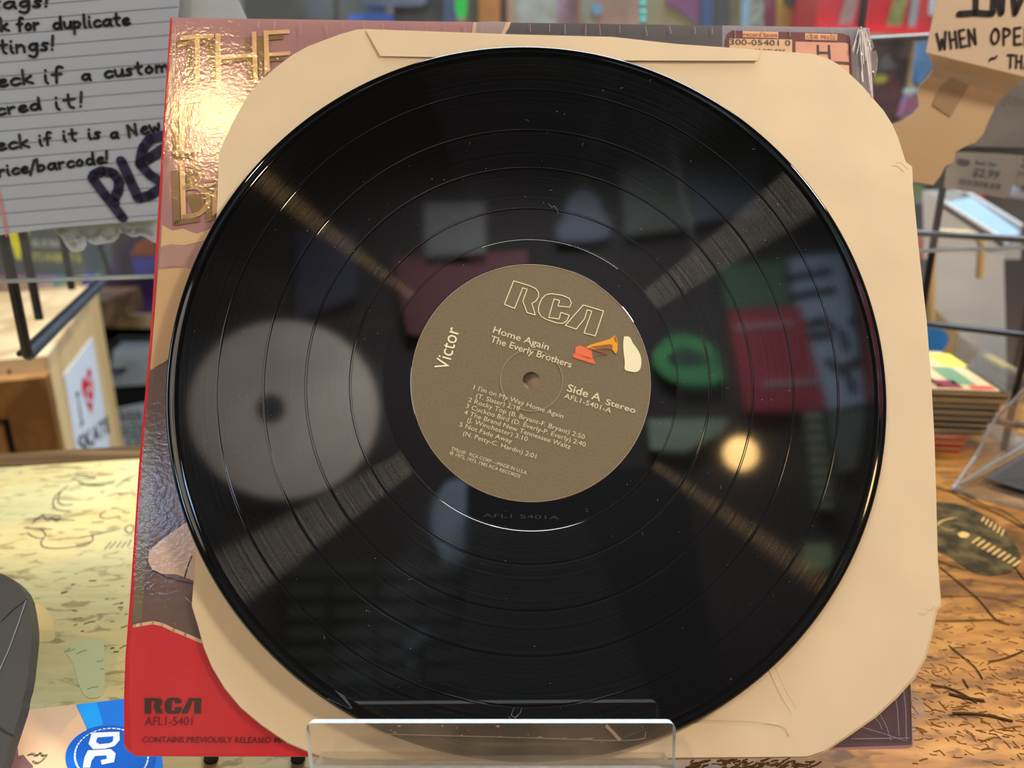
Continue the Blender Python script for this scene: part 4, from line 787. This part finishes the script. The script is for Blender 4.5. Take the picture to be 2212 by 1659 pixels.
# pine cabinet
ZT = -.02; HT = horiz(ZT)
k0 = HT.at(108, 800); k1 = HT.at(212, 640); kd = (k1-k0); kl = kd.length; kdn = kd.normalized(); kn = Vector((-kdn.y, kdn.x, 0))
pc = thing('pine_cabinet', 'light pine cabinet with a brown framed front beside the left counter edge', 'cabinet', (k0.x-.2, k0.y+.2, -.93))
def dn(p, z): return Vector((p.x, p.y, z))
part('side_board', prism([k0, k1, dn(k1, -.94), dn(k0, -.94)], kn*.02), wood('pine_side', (206, 170, 116), (228, 200, 148), sx=30, sy=2, gscale=1), pc)
part('top_board', prism([k0, k1, k1+kn*.8, k0+kn*.8], (0, 0, .018)), M_pine, pc, 'knotty light pine top')
edg = [stroke(Plane(k0, kdn, (0, 0, 1), -kn), smooth(p, 2), 3, .0006, cap=False) for p in []]
fb = k0-kdn*.03
part('front_rail', prism([fb, fb+kn*.7, fb+kn*.7-Vector((0, 0, .045)), fb-Vector((0, 0, .045))], kdn*.03), M_brown, pc)
part('front_stile', prism([fb-Vector((0, 0, .045)), fb+kn*.045-Vector((0, 0, .045)), dn(fb+kn*.045, -.94), dn(fb, -.94)], kdn*.02), M_brown, pc)
part('front_panel', prism([fb+kn*.055+kdn*.012-Vector((0, 0, .045)), fb+kn*.7+kdn*.012-Vector((0, 0, .045)), dn(fb+kn*.7+kdn*.012, -.94), dn(fb+kn*.055+kdn*.012, -.94)], kdn*.012), wood('door_panel_wood', (150, 104, 52), (180, 132, 76), sx=30, sy=30, gscale=.4), pc)
part('knot', join([decal(Plane(fb, kn, (0, 0, 1), -kdn), smooth([(16, 800), (22, 798), (26, 803), (20, 808), (14, 805), (16, 800)], 1)[:-1], .0006)]), flat((70, 38, 16)), pc)
SP = Plane(k0-kn*.0, kdn, (0, 0, 1), -kn)
sk = thing('skate_sticker', 'white sticker reading I heart SKATE on the side of the pine cabinet', 'sticker', tuple(SP.at(190, 900)))
def C2(p): return [(x/2.9625, 480+y/2.9625) for x, y in p]
part('sticker_sheet', slab(SP.off(.0012), C2([(590, 738), (412, 975), (440, 1140), (492, 1478), (500, 1560), (715, 1560), (706, 1450), (650, 1090)]), .0006), mat('white_sticker', (216, 222, 230), .4, .02, 20), sk)
part('heart', join([decal(SP, C2(p), .0016) for p in [smooth([(545, 985), (525, 1005), (522, 1060), (535, 1110), (550, 1150), (585, 1228), (592, 1200), (598, 1090), (600, 1040), (590, 990), (572, 1010), (560, 1025), (545, 985)], 1)[:-1], smooth([(556, 945), (572, 936), (586, 950), (584, 985), (570, 1005), (558, 985), (556, 945)], 1)[:-1]]]), flat((196, 28, 36)), sk)
part('heart', join([stroke(SP, C2([(545, 1075), (562, 1110), (548, 1135), (590, 1150)]), 1, .0018, cap=False), stroke(SP, C2([(588, 1000), (582, 1080), (560, 1060)]), 1, .0018, cap=False)]), flat((214, 220, 228)), sk, 'white cuts across the heart')
part('lettering', join([decal(SP, C2([(482, 1098), (500, 1080), (508, 1092), (500, 1110), (528, 1270), (538, 1275), (518, 1312), (512, 1300), (520, 1285), (495, 1118)]), .0016), text('SKATE', SP, C2([(512, 1492)])[0], C2([(706, 1330)])[0], 34, .0016, bold=.02, hv=True)]), flat((44, 44, 48)), sk)

# shelf unit at left, beyond the cabinet
YS = 1.7; VS = vert(YS)
sf = thing('shelf_unit', 'black and wood shelf unit beyond the pine cabinet at left', 'shelf unit', (-1.0, YS+.2, -.94))
def hz(px, Y): return vert(Y).at(600, px).z
z1_ = hz(681, YS)
part('shelf_board', bbox((-2.2, YS, z1_-.03), (-.72, YS+.5, z1_)), M_pine, sf)
part('front_bar', bbox((-2.2, YS-.01, hz(872, YS)), (-.72, YS+.01, hz(836, YS))), mat('black_steel', (34, 34, 38), .4, .1), sf)
part('lower_shelf', bbox((-2.2, YS, hz(872, YS)-.02), (-.72, YS+.5, hz(872, YS))), M_black, sf)
part('back_panel', bbox((-2.2, YS+.5, -.94), (-.72, YS+.52, .8)), mat('dark_back_panel', (44, 42, 40), .8, .2, 8), sf)
for x in (-1.95, -.74): part('post', bbox((x-.02, YS, -.94), (x+.02, YS+.04, .8)), M_black, sf)
def item(name, px, Y, th, col, label, cat, group=None, parent=None, **kw):
    m = mat('item_%d_%d_%d_%d' % (*col, int(px[0][0])), col, kw.pop('rough', .4), kw.pop('var', .12), kw.pop('scale', 25), col2=kw.pop('col2', None), coat=kw.pop('coat', .2), contrast=kw.pop('contrast', 1))
    if parent is not None: return part(name, slab(vert(Y), px, th), m, parent, label)
    return solo(name, slab(vert(Y), px, th), m, label, cat, group)
cbag = item('candy_bag', [(228, 560), (256, 530), (300, 505), (400, 500), (400, 672), (300, 678), (214, 680), (212, 620)], YS+.02, .08, (96, 70, 150), 'purple and blue snack bag on the wooden shelf at left', 'bag', col2=(60, 44, 70), scale=9, contrast=2)
item('printed_label', [(285, 548), (292, 528), (312, 518), (345, 520), (345, 552), (288, 552)], YS-.004, .004, (216, 110, 40), 'orange flame coloured patch', None, parent=cbag, col2=(120, 50, 20))
item('printed_stripe', [(285, 557), (345, 555), (345, 590), (292, 594)], YS-.004, .004, (56, 56, 180), 'blue stripe', None, parent=cbag)
item('brown_pouch', [(222, 612), (290, 604), (300, 670), (236, 676), (224, 660)], YS-.03, .02, (66, 44, 46), 'dark brown pouch in front of the purple snack bag', 'pouch', var=.4, scale=12)
item('magenta_box', [(210, 628), (226, 620), (232, 670), (214, 674)], YS-.05, .02, (150, 60, 120), 'narrow magenta box beside the dark brown pouch', 'box')
item('green_pack', [(190, 582), (214, 580), (214, 594), (190, 594)], YS-.05, .02, (20, 200, 80), 'small bright green packet end left of the purple bag', 'packet')
item('blue_tube', [(196, 545), (210, 545), (214, 582), (200, 582)], YS-.05, .02, (80, 110, 200), 'narrow blue tube above the bright green packet', 'tube')
bx = thing('snack_carton', 'dark grey display carton with pale and yellow capitals behind the shield at left', 'carton', tuple(vert(1.35).at(100, 612)))
VB = vert(1.35)
part('carton_front', slab(VB, [(-60, 470), (178, 470), (182, 600), (-60, 610)], .1), mat('dark_grey_carton', (84, 94, 98), .45, .15, 12), bx)
part('lettering', text('BLUE RASPBERRY', VB, (72, 532), (182, 534), 14, .002, bold=.03), flat((186, 196, 206)), bx)
part('lettering', text('IT\'S WHERE IT IS', VB, (72, 564), (176, 566), 17, .002, bold=.02), flat((206, 210, 110)), bx, 'yellow green capitals')
solo('yellow_leaf', join([slab(vert(1.3), [(5, 498), (52, 494), (44, 530), (42, 562), (34, 556), (26, 528), (12, 542)], .003), slab(vert(1.3), [(50, 495), (62, 494), (54, 522)], .003)]), mat('yellow_card', (222, 222, 20), .5, .08), 'jagged yellow card leaf hanging in front of the dark grey carton', 'card')
# strip of small goods under the carton
gs = [(-20, 60, (190, 110, 130)), (60, 115, (176, 130, 170)), (115, 145, (60, 170, 180)), (160, 176, (214, 180, 120)), (176, 200, (70, 80, 190)), (200, 216, (200, 120, 150))]
for i, (a, b, cc) in enumerate(gs):
    item('snack_bar', [(a, 600), (b, 598), (b, 614), (a, 618)], 1.34, .02, cc, ['pinkish snack bar at the far left under the carton', 'lilac snack bar under the carton', 'teal snack bar under the carton', 'yellowish snack bar right of the teal one', 'deep blue snack bar under the shield edge', 'rose snack bar nearest the steel rail'][i], 'snack bar', 'snack bars under the dark carton')
solo('display_table', bbox((-1.6, 1.3, -.10), (-.78, 1.6, -.055)), M_dkwood, 'dark brown wooden display table behind the pine cabinet', 'table')
# white things lower
item('paper_tray', [(240, 752), (262, 735), (330, 736), (330, 830), (240, 836)], YS-.03, .02, (200, 212, 220), 'stack of white papers in a black tray on the lower shelf at left', 'papers', rough=.5)
item('tray_edge', [(228, 740), (250, 728), (330, 728), (330, 738), (262, 738), (240, 760), (236, 800), (270, 796), (268, 806), (232, 806)], YS-.055, .01, (38, 40, 44), 'black wire tray edge around the white papers', 'tray')
sg = thing('white_sign', 'white hand lettered sign below the black shelf bar at left', 'sign', tuple(vert(YS-.03).at(290, 960)))
VG = vert(YS-.03)
part('sign_board', slab(VG, [(246, 884), (330, 868), (330, 1010), (262, 1010)], .004), mat('white_sign_board', (214, 226, 232), .5, .02), sg)
part('lettering', join([stroke(VG, smooth([(252, 888), (262, 892), (262, 906), (252, 912)], 2), 3, .001), text('VER', VG, (264, 913), (312, 908), 22, .001), text('SIZE', VG, (262, 942), (318, 938), 22, .001), text('CD', VG, (278, 966), (314, 962), 20, .001)]), flat((66, 72, 74)), sg)

# ------------------------------------------------------------------ upper background: shelf of goods behind the shield
YT = 1.6
us = thing('upper_shelf', 'wooden wall shelf behind the album holding packaged goods', 'shelf', (.4, YT+.2, .25))
zs = vert(YT).at(1100, 92).z
part('shelf_board', bbox((-.62, YT-.03, zs-.03), (1.5, YT+.4, zs)), M_pine, us)
part('back_panel', bbox((-.62, YT+.4, zs-.4), (1.5, YT+.42, 1.1)), mat('shelf_back', (100, 92, 84), .8, .2, 6), us)
for x in (-.60, 1.48): part('bracket', bbox((x-.02, YT+.0, -.94), (x+.02, YT+.4, zs-.03)), M_dkwood, us)
def R(x0, x1, y0=-60, y1=92, sk=0): return [(x0+sk, y0), (x1+sk, y0), (x1, y1), (x0, y1)]
item('dark_screen', R(526, 720), YT, .03, (46, 52, 48), 'dark grey green board at the top left behind the shield', 'board', var=.25, scale=5)
item('olive_box', R(700, 830), YT+.03, .05, (78, 84, 74), 'dull olive box behind the bright blue lid', 'box', var=.3, scale=6)
solo('blue_lid', slab(vert(YT-.02), smooth([(752, 40), (758, 28), (800, 27), (845, 27), (852, 40), (852, 60), (752, 60), (752, 40)], 1)[:-1], .05), mat('blue_lid_plastic', (30, 110, 220), .35, .08), 'bright blue flat lid just above the mauve cover edge', 'tray')  # the flat blue piece is a lid
item('clear_tub', smooth([(775, -60), (925, -60), (925, 5), (900, 14), (800, 12), (775, 4), (775, -60)], 1)[:-1], YT-.03, .03, (88, 104, 130), 'blue tinted clear tub above the bright blue lid', 'tub', var=.3)
item('dark_clothing', R(850, 965), YT, .06, (50, 56, 68), 'dark hanging clothing left of the slate blue post', 'clothing', var=.5, scale=30)
item('slate_post', R(958, 985), YT-.01, .03, (70, 92, 136), 'slate blue post beside the bright green clip', 'post')
item('green_clip', smooth([(981, -60), (1008, -60), (1008, 30), (1002, 38), (988, 37), (983, 26), (981, -60)], 1)[:-1], YT-.06, .02, (14, 214, 84), 'bright green plastic clip at the top', 'clip')
item('grey_pack', R(1008, 1036), YT, .04, (104, 100, 94), 'grey packet between the green clip and the orange post', 'packet')
item('orange_post', R(1034, 1080), YT-.02, .04, (190, 124, 56), 'orange brown wooden post at the top', 'post', var=.2)
item('maroon_pack', R(1080, 1097), YT, .04, (118, 66, 78), 'narrow maroon packet right of the orange post', 'packet')
item('tan_post', R(1096, 1109), YT-.02, .04, (186, 150, 122), 'thin tan strip post left of the pale bags', 'post')
item('pale_bag', R(1109, 1202), YT, .06, (176, 196, 200), 'pale aqua plastic wrapped bag, widest of the pale bags', 'bag', col2=(150, 150, 140), scale=30)
item('lilac_bag', R(1202, 1246), YT, .06, (176, 158, 180), 'lilac plastic wrapped bag next to the thin brown divider', 'bag', col2=(140, 110, 130), scale=30)
item('brown_divider', R(1246, 1253), YT-.03, .06, (150, 100, 70), 'thin brown divider between wrapped bags', 'divider')
item('small_pale_bag', R(1253, 1284), YT, .06, (160, 176, 168), 'narrow pale green wrapped bag right of the divider', 'bag', col2=(130, 130, 120), scale=30)
rosy = item('rosy_pack', R(1284, 1382), YT, .06, (176, 142, 130), 'rosy brown wrapped pack with a blue dot', 'pack', col2=(140, 112, 104), scale=14)
part('round_sticker', disc(vert(YT-.004), .010, .003, c=vert(YT-.004).at(1290, 20)), flat((110, 160, 196)), rosy, 'small round blue sticker')
for i, y in enumerate((8, 27, 44, -12)):
    solo('turquoise_bead', ball(vert(YT-.05).at(1388, y), .0062), mat('turquoise_glass', (70, 226, 232), .15, .1, coat=.6), ['second', 'third', 'lowest', 'hidden top'][i]+' turquoise bead of the hanging string', 'bead', 'beads on the turquoise string')
obag = item('olive_bag', R(1394, 1520), YT, .06, (142, 140, 108), 'olive bag with a purple corner print right of the beads', 'bag', var=.1)
item('corner_print', [(1440, -60), (1500, -60), (1516, 10), (1518, 48), (1500, 50), (1470, 24), (1440, 8)], YT-.004, .003, (110, 104, 142), 'purple and grey blue print', None, parent=obag, col2=(130, 60, 110), scale=12)
item('navy_strip', R(1516, 1540), YT-.01, .05, (54, 92, 140), 'deep blue box edge right of the olive bag', 'box')
item('charcoal_box', R(1538, 1576), YT, .06, (66, 72, 80), 'charcoal box right of the deep blue edge', 'box')
item('khaki_box', R(1575, 1602), YT, .06, (120, 112, 84), 'khaki box left of the light blue tube', 'box')
solo('light_blue_tube', tube([vert(YT-.03).at(1607, 90), vert(YT-.03).at(1612, -60)], .0065, 12), mat('light_blue_plastic', (140, 186, 222), .3, .08), 'light blue upright tube', 'tube')
item('speckled_pack', R(1614, 1652), YT, .06, (80, 92, 84), 'dark speckled packet right of the light blue tube', 'packet', col2=(170, 180, 176), scale=60)
item('pink_pack', R(1650, 1684), YT, .06, (124, 84, 104), 'mauve packet with a hot pink dot', 'packet', col2=(150, 50, 90), scale=30)
yb_ = item('yellow_cupboard', R(1684, 1758), YT-.02, .05, (206, 164, 72), 'mustard yellow wooden cupboard with a dark round knob', 'cupboard', var=.1)
part('knob', join([disc(vert(YT-.045), .0165, .02, c=vert(YT-.045).at(1718, -8))]), mat('dark_knob', (50, 56, 72), .25, .2), yb_, 'dark round knob')
item('panel_edge', R(1757, 1769), YT-.03, .05, (140, 108, 80), 'brown edge post between the yellow cupboard and the red bin', 'post')
# red bins with straps
Yr = 1.45
rb = thing('red_bin', 'bright red plastic bin with grey and green straps at the upper right', 'bin', tuple(vert(Yr).at(1890, 72)))
part('bin_front', slab(vert(Yr), [(1766, -70), (2040, -70), (2012, 64), (1764, 56)], .25), mat('red_plastic', (206, 30, 52), .35, .06, 10), rb)
part('bin_lip', slab(vert(Yr-.012), [(1764, 52), (1985, 58), (2012, 62), (2008, 74), (1985, 72), (1764, 68)], .02), mat('red_lip', (224, 36, 58), .3, .05), rb)
part('strap', slab(vert(Yr-.006), [(1836, -30), (1860, -30), (1842, 54), (1810, 54)], .004), mat('mauve_strap', (160, 132, 136), .4, .15), rb, 'grey mauve strap')
part('strap', slab(vert(Yr-.006), [(1868, -30), (1878, -30), (1868, 56), (1856, 56)], .006), mat('grey_strap', (146, 148, 158), .4, .1), rb, 'thin grey strap')
part('strap', slab(vert(Yr-.006), [(1940, -30), (1966, -30), (1948, 60), (1914, 60)], .004), mat('green_strap', (144, 152, 96), .25, .35, 60, coat=.6), rb, 'shiny olive green strap')
part('strap', slab(vert(Yr-.006), [(1976, -30), (1990, -30), (1978, 60), (1962, 60)], .006), mat('pale_blue_strap', (150, 166, 180), .4, .1), rb, 'pale blue strap')
part('strap', slab(vert(Yr-.006), [(2014, -30), (2026, -30), (2018, 32), (2008, 32)], .006), mat('white_strap', (196, 216, 232), .4, .1), rb, 'white strap')
# framed dark board
fr = thing('framed_board', 'dark picture in a light wood frame under the red bin', 'framed board', tuple(vert(Yr-.02).at(1900, 280)))
Vf = vert(Yr-.02)
part('picture', slab(Vf, [(1760, 74), (1982, 84), (1952, 300), (1760, 300)], .01), mat('dark_picture', (62, 60, 66), .4, .25, 12, col2=(66, 42, 48), contrast=1.5), fr)
part('frame_rail', slab(Vf.off(.012), [(1760, 70), (1994, 74), (1992, 88), (1760, 84)], .03), M_pine, fr)
part('frame_stile', slab(Vf.off(.012), [(1978, 78), (1994, 76), (1958, 290), (1946, 290)], .03), M_pine, fr)
part('printed_patch', slab(Vf.off(.001), smooth([(1888, 168), (1896, 162), (1916, 162), (1918, 172), (1908, 180), (1888, 178)], 1), .001), flat((176, 182, 50)), fr, 'yellow green blot')
part('printed_patch', slab(Vf.off(.001), smooth([(1905, 130), (1918, 112), (1926, 132), (1940, 146), (1920, 150), (1905, 146)], 1), .001), flat((100, 104, 120)), fr, 'grey smoky shape')
part('printed_patch', slab(Vf.off(.0006), [(1886, 186), (1925, 155), (1950, 190), (1940, 250), (1890, 262)], .001), mat('maroon_blot', (92, 50, 62), .5, .3, 40), fr, 'maroon streaked area')
# blue things right of it
item('blue_cloth', smooth([(1994, 80), (2030, 70), (2045, 110), (2025, 128), (2012, 150), (1985, 185), (1982, 170), (1990, 110)], 1), 1.3, .02, (84, 140, 196), 'light blue cloth between the framed board and the kraft paper', 'cloth', var=.25, scale=20)
item('white_box_end', [(1966, 190), (1982, 190), (1982, 200), (1964, 200)], 1.28, .02, (186, 214, 224), 'small white box end below the blue cloth', 'box')
item('comic_pile', smooth([(1962, 208), (1980, 204), (1988, 225), (1978, 242), (1960, 256), (1950, 250)], 1), 1.3, .02, (90, 120, 180), 'blue and pink printed packet beside the frame edge', 'packet', col2=(170, 90, 120), scale=60, contrast=2)
# lower right gap between sleeve and bin
item('green_label_box', [(1968, 396), (1994, 400), (1996, 440), (1972, 440)], 1.2, .03, (132, 150, 160), 'pale blue box with green mark beside the sleeve edge', 'box', col2=(120, 140, 70), scale=40)
item('dark_box', [(1974, 440), (1996, 440), (1998, 520), (1980, 530)], 1.2, .03, (70, 78, 100), 'dark slate box below the pale blue box', 'box', var=.3)
item('pink_yellow_box', [(1980, 505), (2000, 505), (1998, 560), (1984, 560)], 1.19, .03, (196, 150, 120), 'pink and yellow box above the grid wire', 'box', col2=(200, 70, 90), scale=60)
item('book_row', [(2120, 425), (2175, 425), (2185, 470), (2150, 455), (2120, 440)], 1.3, .05, (140, 70, 66), 'dark red book spines above the white bin', 'books', col2=(90, 60, 60), scale=60)
item('red_cap', smooth([(2120, 425), (2140, 418), (2142, 432), (2125, 436)], 1), 1.25, .02, (214, 50, 70), 'small red cap above the white bin rim', 'cap')  # the small red piece is a cap
item('white_spine', [(2190, 405), (2206, 405), (2192, 470), (2180, 462)], 1.25, .03, (176, 186, 204), 'white spine of an upright binder at right', 'binder')

q = vert(1.33).at(1974, 300); solo('thin_post', bbox((q.x-.006, 1.322, -.95), (q.x+.03, 1.334, vert(1.33).at(1990, 120).z)), mat('post_grey', (96, 100, 104), .5, .1), 'thin grey post holding the small packets beside the framed board', 'post')
# ------------------------------------------------------------------ behind the camera: what the glossy disc mirrors
YW = -1.66
def mirror(name, px, col, label, cat=None, Y=YW, th=.02, parent=None, **kw):
    P = [refl(x, y, Y) for x, y in px]
    if name != 'round_board': col = tuple(int(c*.85) for c in col)
    m = mat('mirror_%s_%d' % (name, int(px[0][0])), col, .7, kw.get('var', .12), kw.get('scale', 6), col2=kw.get('col2'))
    if parent is not None: return part(name, prism(P, (0, -th, 0)), m, parent, label)
    return solo(name, prism(P, (0, -th, 0)), m, label, cat)
gd_ = mirror('round_board', [(612+205*math.cos(t), 885+192*math.sin(t)) for t in [2*PI*k/40 for k in range(40)]], (232, 214, 196), 'big round grey beige board on the rear wall, mirrored in the left of the disc', 'board', scale=3, var=.25)
mirror('centre_hole', [(585+32*math.cos(t), 882+32*math.sin(t)) for t in [2*PI*k/20 for k in range(20)]], (26, 24, 24), 'small dark round hole', Y=YW+.002, th=.002, parent=gd_)
mirror('grey_poster', [(915, 440), (1048, 438), (1050, 570), (918, 572)], (120, 120, 116), 'small grey poster high on the rear wall', 'poster')
mirror('navy_poster', [(640, 500), (770, 500), (770, 640), (640, 690)], (60, 62, 84), 'dim navy poster above the round board', 'poster')
mirror('maroon_poster', [(850, 560), (1140, 540), (1140, 760), (880, 720)], (110, 28, 42), 'dark maroon poster behind the label reflection', 'poster')
mirror('grey_plush', smooth([(1205, 520), (1200, 490), (1220, 470), (1225, 430), (1255, 405), (1290, 420), (1300, 455), (1320, 480), (1320, 510), (1280, 520), (1205, 520)], 2)[:-1], (110, 116, 132), 'cloud shaped grey blue cutout high on the rear wall', 'cutout')
mirror('olive_poster', [(1340, 362), (1488, 350), (1500, 490), (1350, 508)], (90, 96, 86), 'large dim olive poster on the rear wall', 'poster', var=.3)
mirror('grey_blue_poster', [(1492, 350), (1640, 340), (1650, 460), (1500, 480)], (100, 108, 122), 'grey blue poster beside the olive one', 'poster', var=.3)
mirror('green_poster', [(1555, 575), (1706, 560), (1715, 660), (1570, 668)], (70, 110, 84), 'dark green banner above the red poster', 'banner')
rp_ = mirror('red_poster', [(1572, 672), (1730, 662), (1790, 885), (1612, 888)], (176, 36, 54), 'deep red poster with two pale lines on the rear wall', 'poster')
for a, b in (((1588, 708), (1715, 698)), ((1645, 830), (1770, 824))):
    mirror('poster_line', [(a[0], a[1]-6), (b[0], b[1]-6), (b[0], b[1]+6), (a[0], a[1]+6)], (190, 150, 160), 'pale %s line' % ('upper' if a[1] < 800 else 'lower'), Y=YW+.006, th=.004, parent=rp_)
pp_ = mirror('pale_poster', [(1690, 560), (1822, 545), (1868, 870), (1790, 885)], (176, 200, 226), 'pale blue poster with dark brush strokes on the rear wall', 'poster', var=.06)
bs = []
for p in [[(1750, 700), (1775, 690), (1800, 705)], [(1755, 725), (1790, 722)], [(1840, 690), (1850, 705)], [(1790, 780), (1815, 800), (1850, 780)], [(1820, 720), (1828, 750)], [(1700, 600), (1790, 585)], [(1710, 640), (1800, 625)], [(1835, 815), (1842, 840)]]:
    P = [refl(x, y, YW+.006) for x, y in p]; bs.append(ribbon(P, .035, Vector((0, 1, 0)), .003))
part('brush_strokes', join(bs), M_ink, pp_, 'dark brush strokes')
mirror('crimson_banner', [(1862, 600), (1895, 640), (1912, 860), (1872, 868)], (140, 30, 50), 'narrow crimson banner right of the pale poster', 'banner')
gm_ = mirror('green_plaque', smooth([(1412, 760), (1440, 725), (1490, 722), (1540, 745), (1566, 800), (1560, 825), (1500, 835), (1440, 820), (1412, 790), (1412, 760)], 2)[:-1], (60, 170, 90), 'bright green oval plaque on the rear wall', 'plaque', var=.4, scale=14)
mirror('oval_centre', smooth([(1440, 770), (1470, 745), (1520, 760), (1530, 785), (1490, 790), (1450, 785)], 2), (20, 50, 30), 'dark oval centre', Y=YW+.004, th=.003, parent=gm_)
mirror('pale_shelf', [(1400, 905), (1575, 905), (1560, 935), (1480, 975), (1405, 970)], (150, 170, 150), 'pale green shelf edge on the rear wall', 'shelf', var=.2)
for k in range(9):
    y = 890+k*24
    mirror('book_end', [(1738+k*3, y), (1775+k*3, y), (1778+k*3, y+15), (1741+k*3, y+15)], (150, 160, 138), '%s pale book end in the leaning pile on the rear wall' % ['topmost', 'second', 'third', 'fourth', 'fifth', 'sixth', 'seventh', 'eighth', 'lowest'][k], 'book')
mirror('grey_banner', [(1790, 890), (1870, 885), (1850, 1010), (1815, 1020)], (110, 118, 110), 'dull grey banner beside the book pile', 'banner', var=.3)
mirror('pale_square', [(1735, 1176), (1792, 1174), (1800, 1205), (1788, 1230), (1740, 1228)], (176, 196, 140), 'pale green square box low on the rear wall', 'box')
mirror('slate_oval', smooth([(1010, 1030), (1010, 1230), (980, 1245), (950, 1200), (930, 1140), (935, 1080), (965, 1040)], 2), (150, 170, 190), 'slate blue leaf shaped board beside the added black block', 'board')
mirror('tee_bracket', [(856, 1358), (976, 1356), (976, 1376), (905, 1385), (895, 1440), (878, 1440), (876, 1390), (858, 1375)], (110, 130, 140), 'grey blue T shaped bracket low on the rear wall', 'bracket')
cu = [refl(1008, 900, YW+.04), refl(1500, 1659, YW+.04)]
solo('dark_reflection_block', bbox((cu[0].x, YW-.03, -.95), (cu[0].x+.62, YW+.3, 1.0)), mat('dark_reflection_block', (8, 8, 9), .8, .1), 'tall matte black block added at the rear wall for the disc to mirror', 'cupboard')  # unseen block, added to give the disc a dark, sharp-edged reflection
for k in range(6):
    y = 1215+k*46
    for j in range(4):
        x0 = 620+j*100
        mirror('record_bin', [(x0, y), (x0+82, y), (x0+82, y+28), (x0, y+28)], (58, 62, 54), '%s row, %s dim green grey bin on the rear wall rack' % (['top', 'second', 'third', 'fourth', 'fifth', 'lowest'][k], ['leftmost', 'second', 'third', 'rightmost'][j]), 'bin')
# ------------------------------------------------------------------ lamps with bulbs, hanging from the ceiling behind and above
def pendant(loc, r, strength, col, label):
    t = thing('pendant_lamp', label, 'lamp', tuple(loc))
    loc = Vector(loc); up = Plane(loc, (1, 0, 0), (0, 1, 0), (0, 0, 1))
    part('bulb', ball(loc, r, 20, 14), emit('bulb_%d' % int(strength), col, strength), t, smooth=True)
    part('socket', lathe([(.012, r*.9), (.016, r*.9), (.016, r+.05), (.012, r+.05)], up, 24), M_black, t)
    part('cord', tube([loc+Vector((0, 0, r+.04)), Vector((loc.x, loc.y, 3.1))], .003, 8), M_black, t)
pendant(reflz(478, 258, 1.3, COV), .026, 640, (255, 205, 140), 'warm bare bulb lamp mirrored in the upper left of the cover')
pendant(reflz(1600, 980, 2.1, REC), .05, 22, (255, 205, 130), 'warm bare bulb lamp mirrored in the lower right of the disc')
LC = reflz(2420, -186, 1.25, REC)
pendant(LC, .03, 60, (255, 214, 150), 'warm shaded bulb lamp above right of the camera')
a = area('warm_spot_light', LC-Vector((0, 0, .05)), (0.12, 0.3, 0.05), 0.17, 8.8, (1.0, .87, .70)); a.data.spread = math.radians(120)
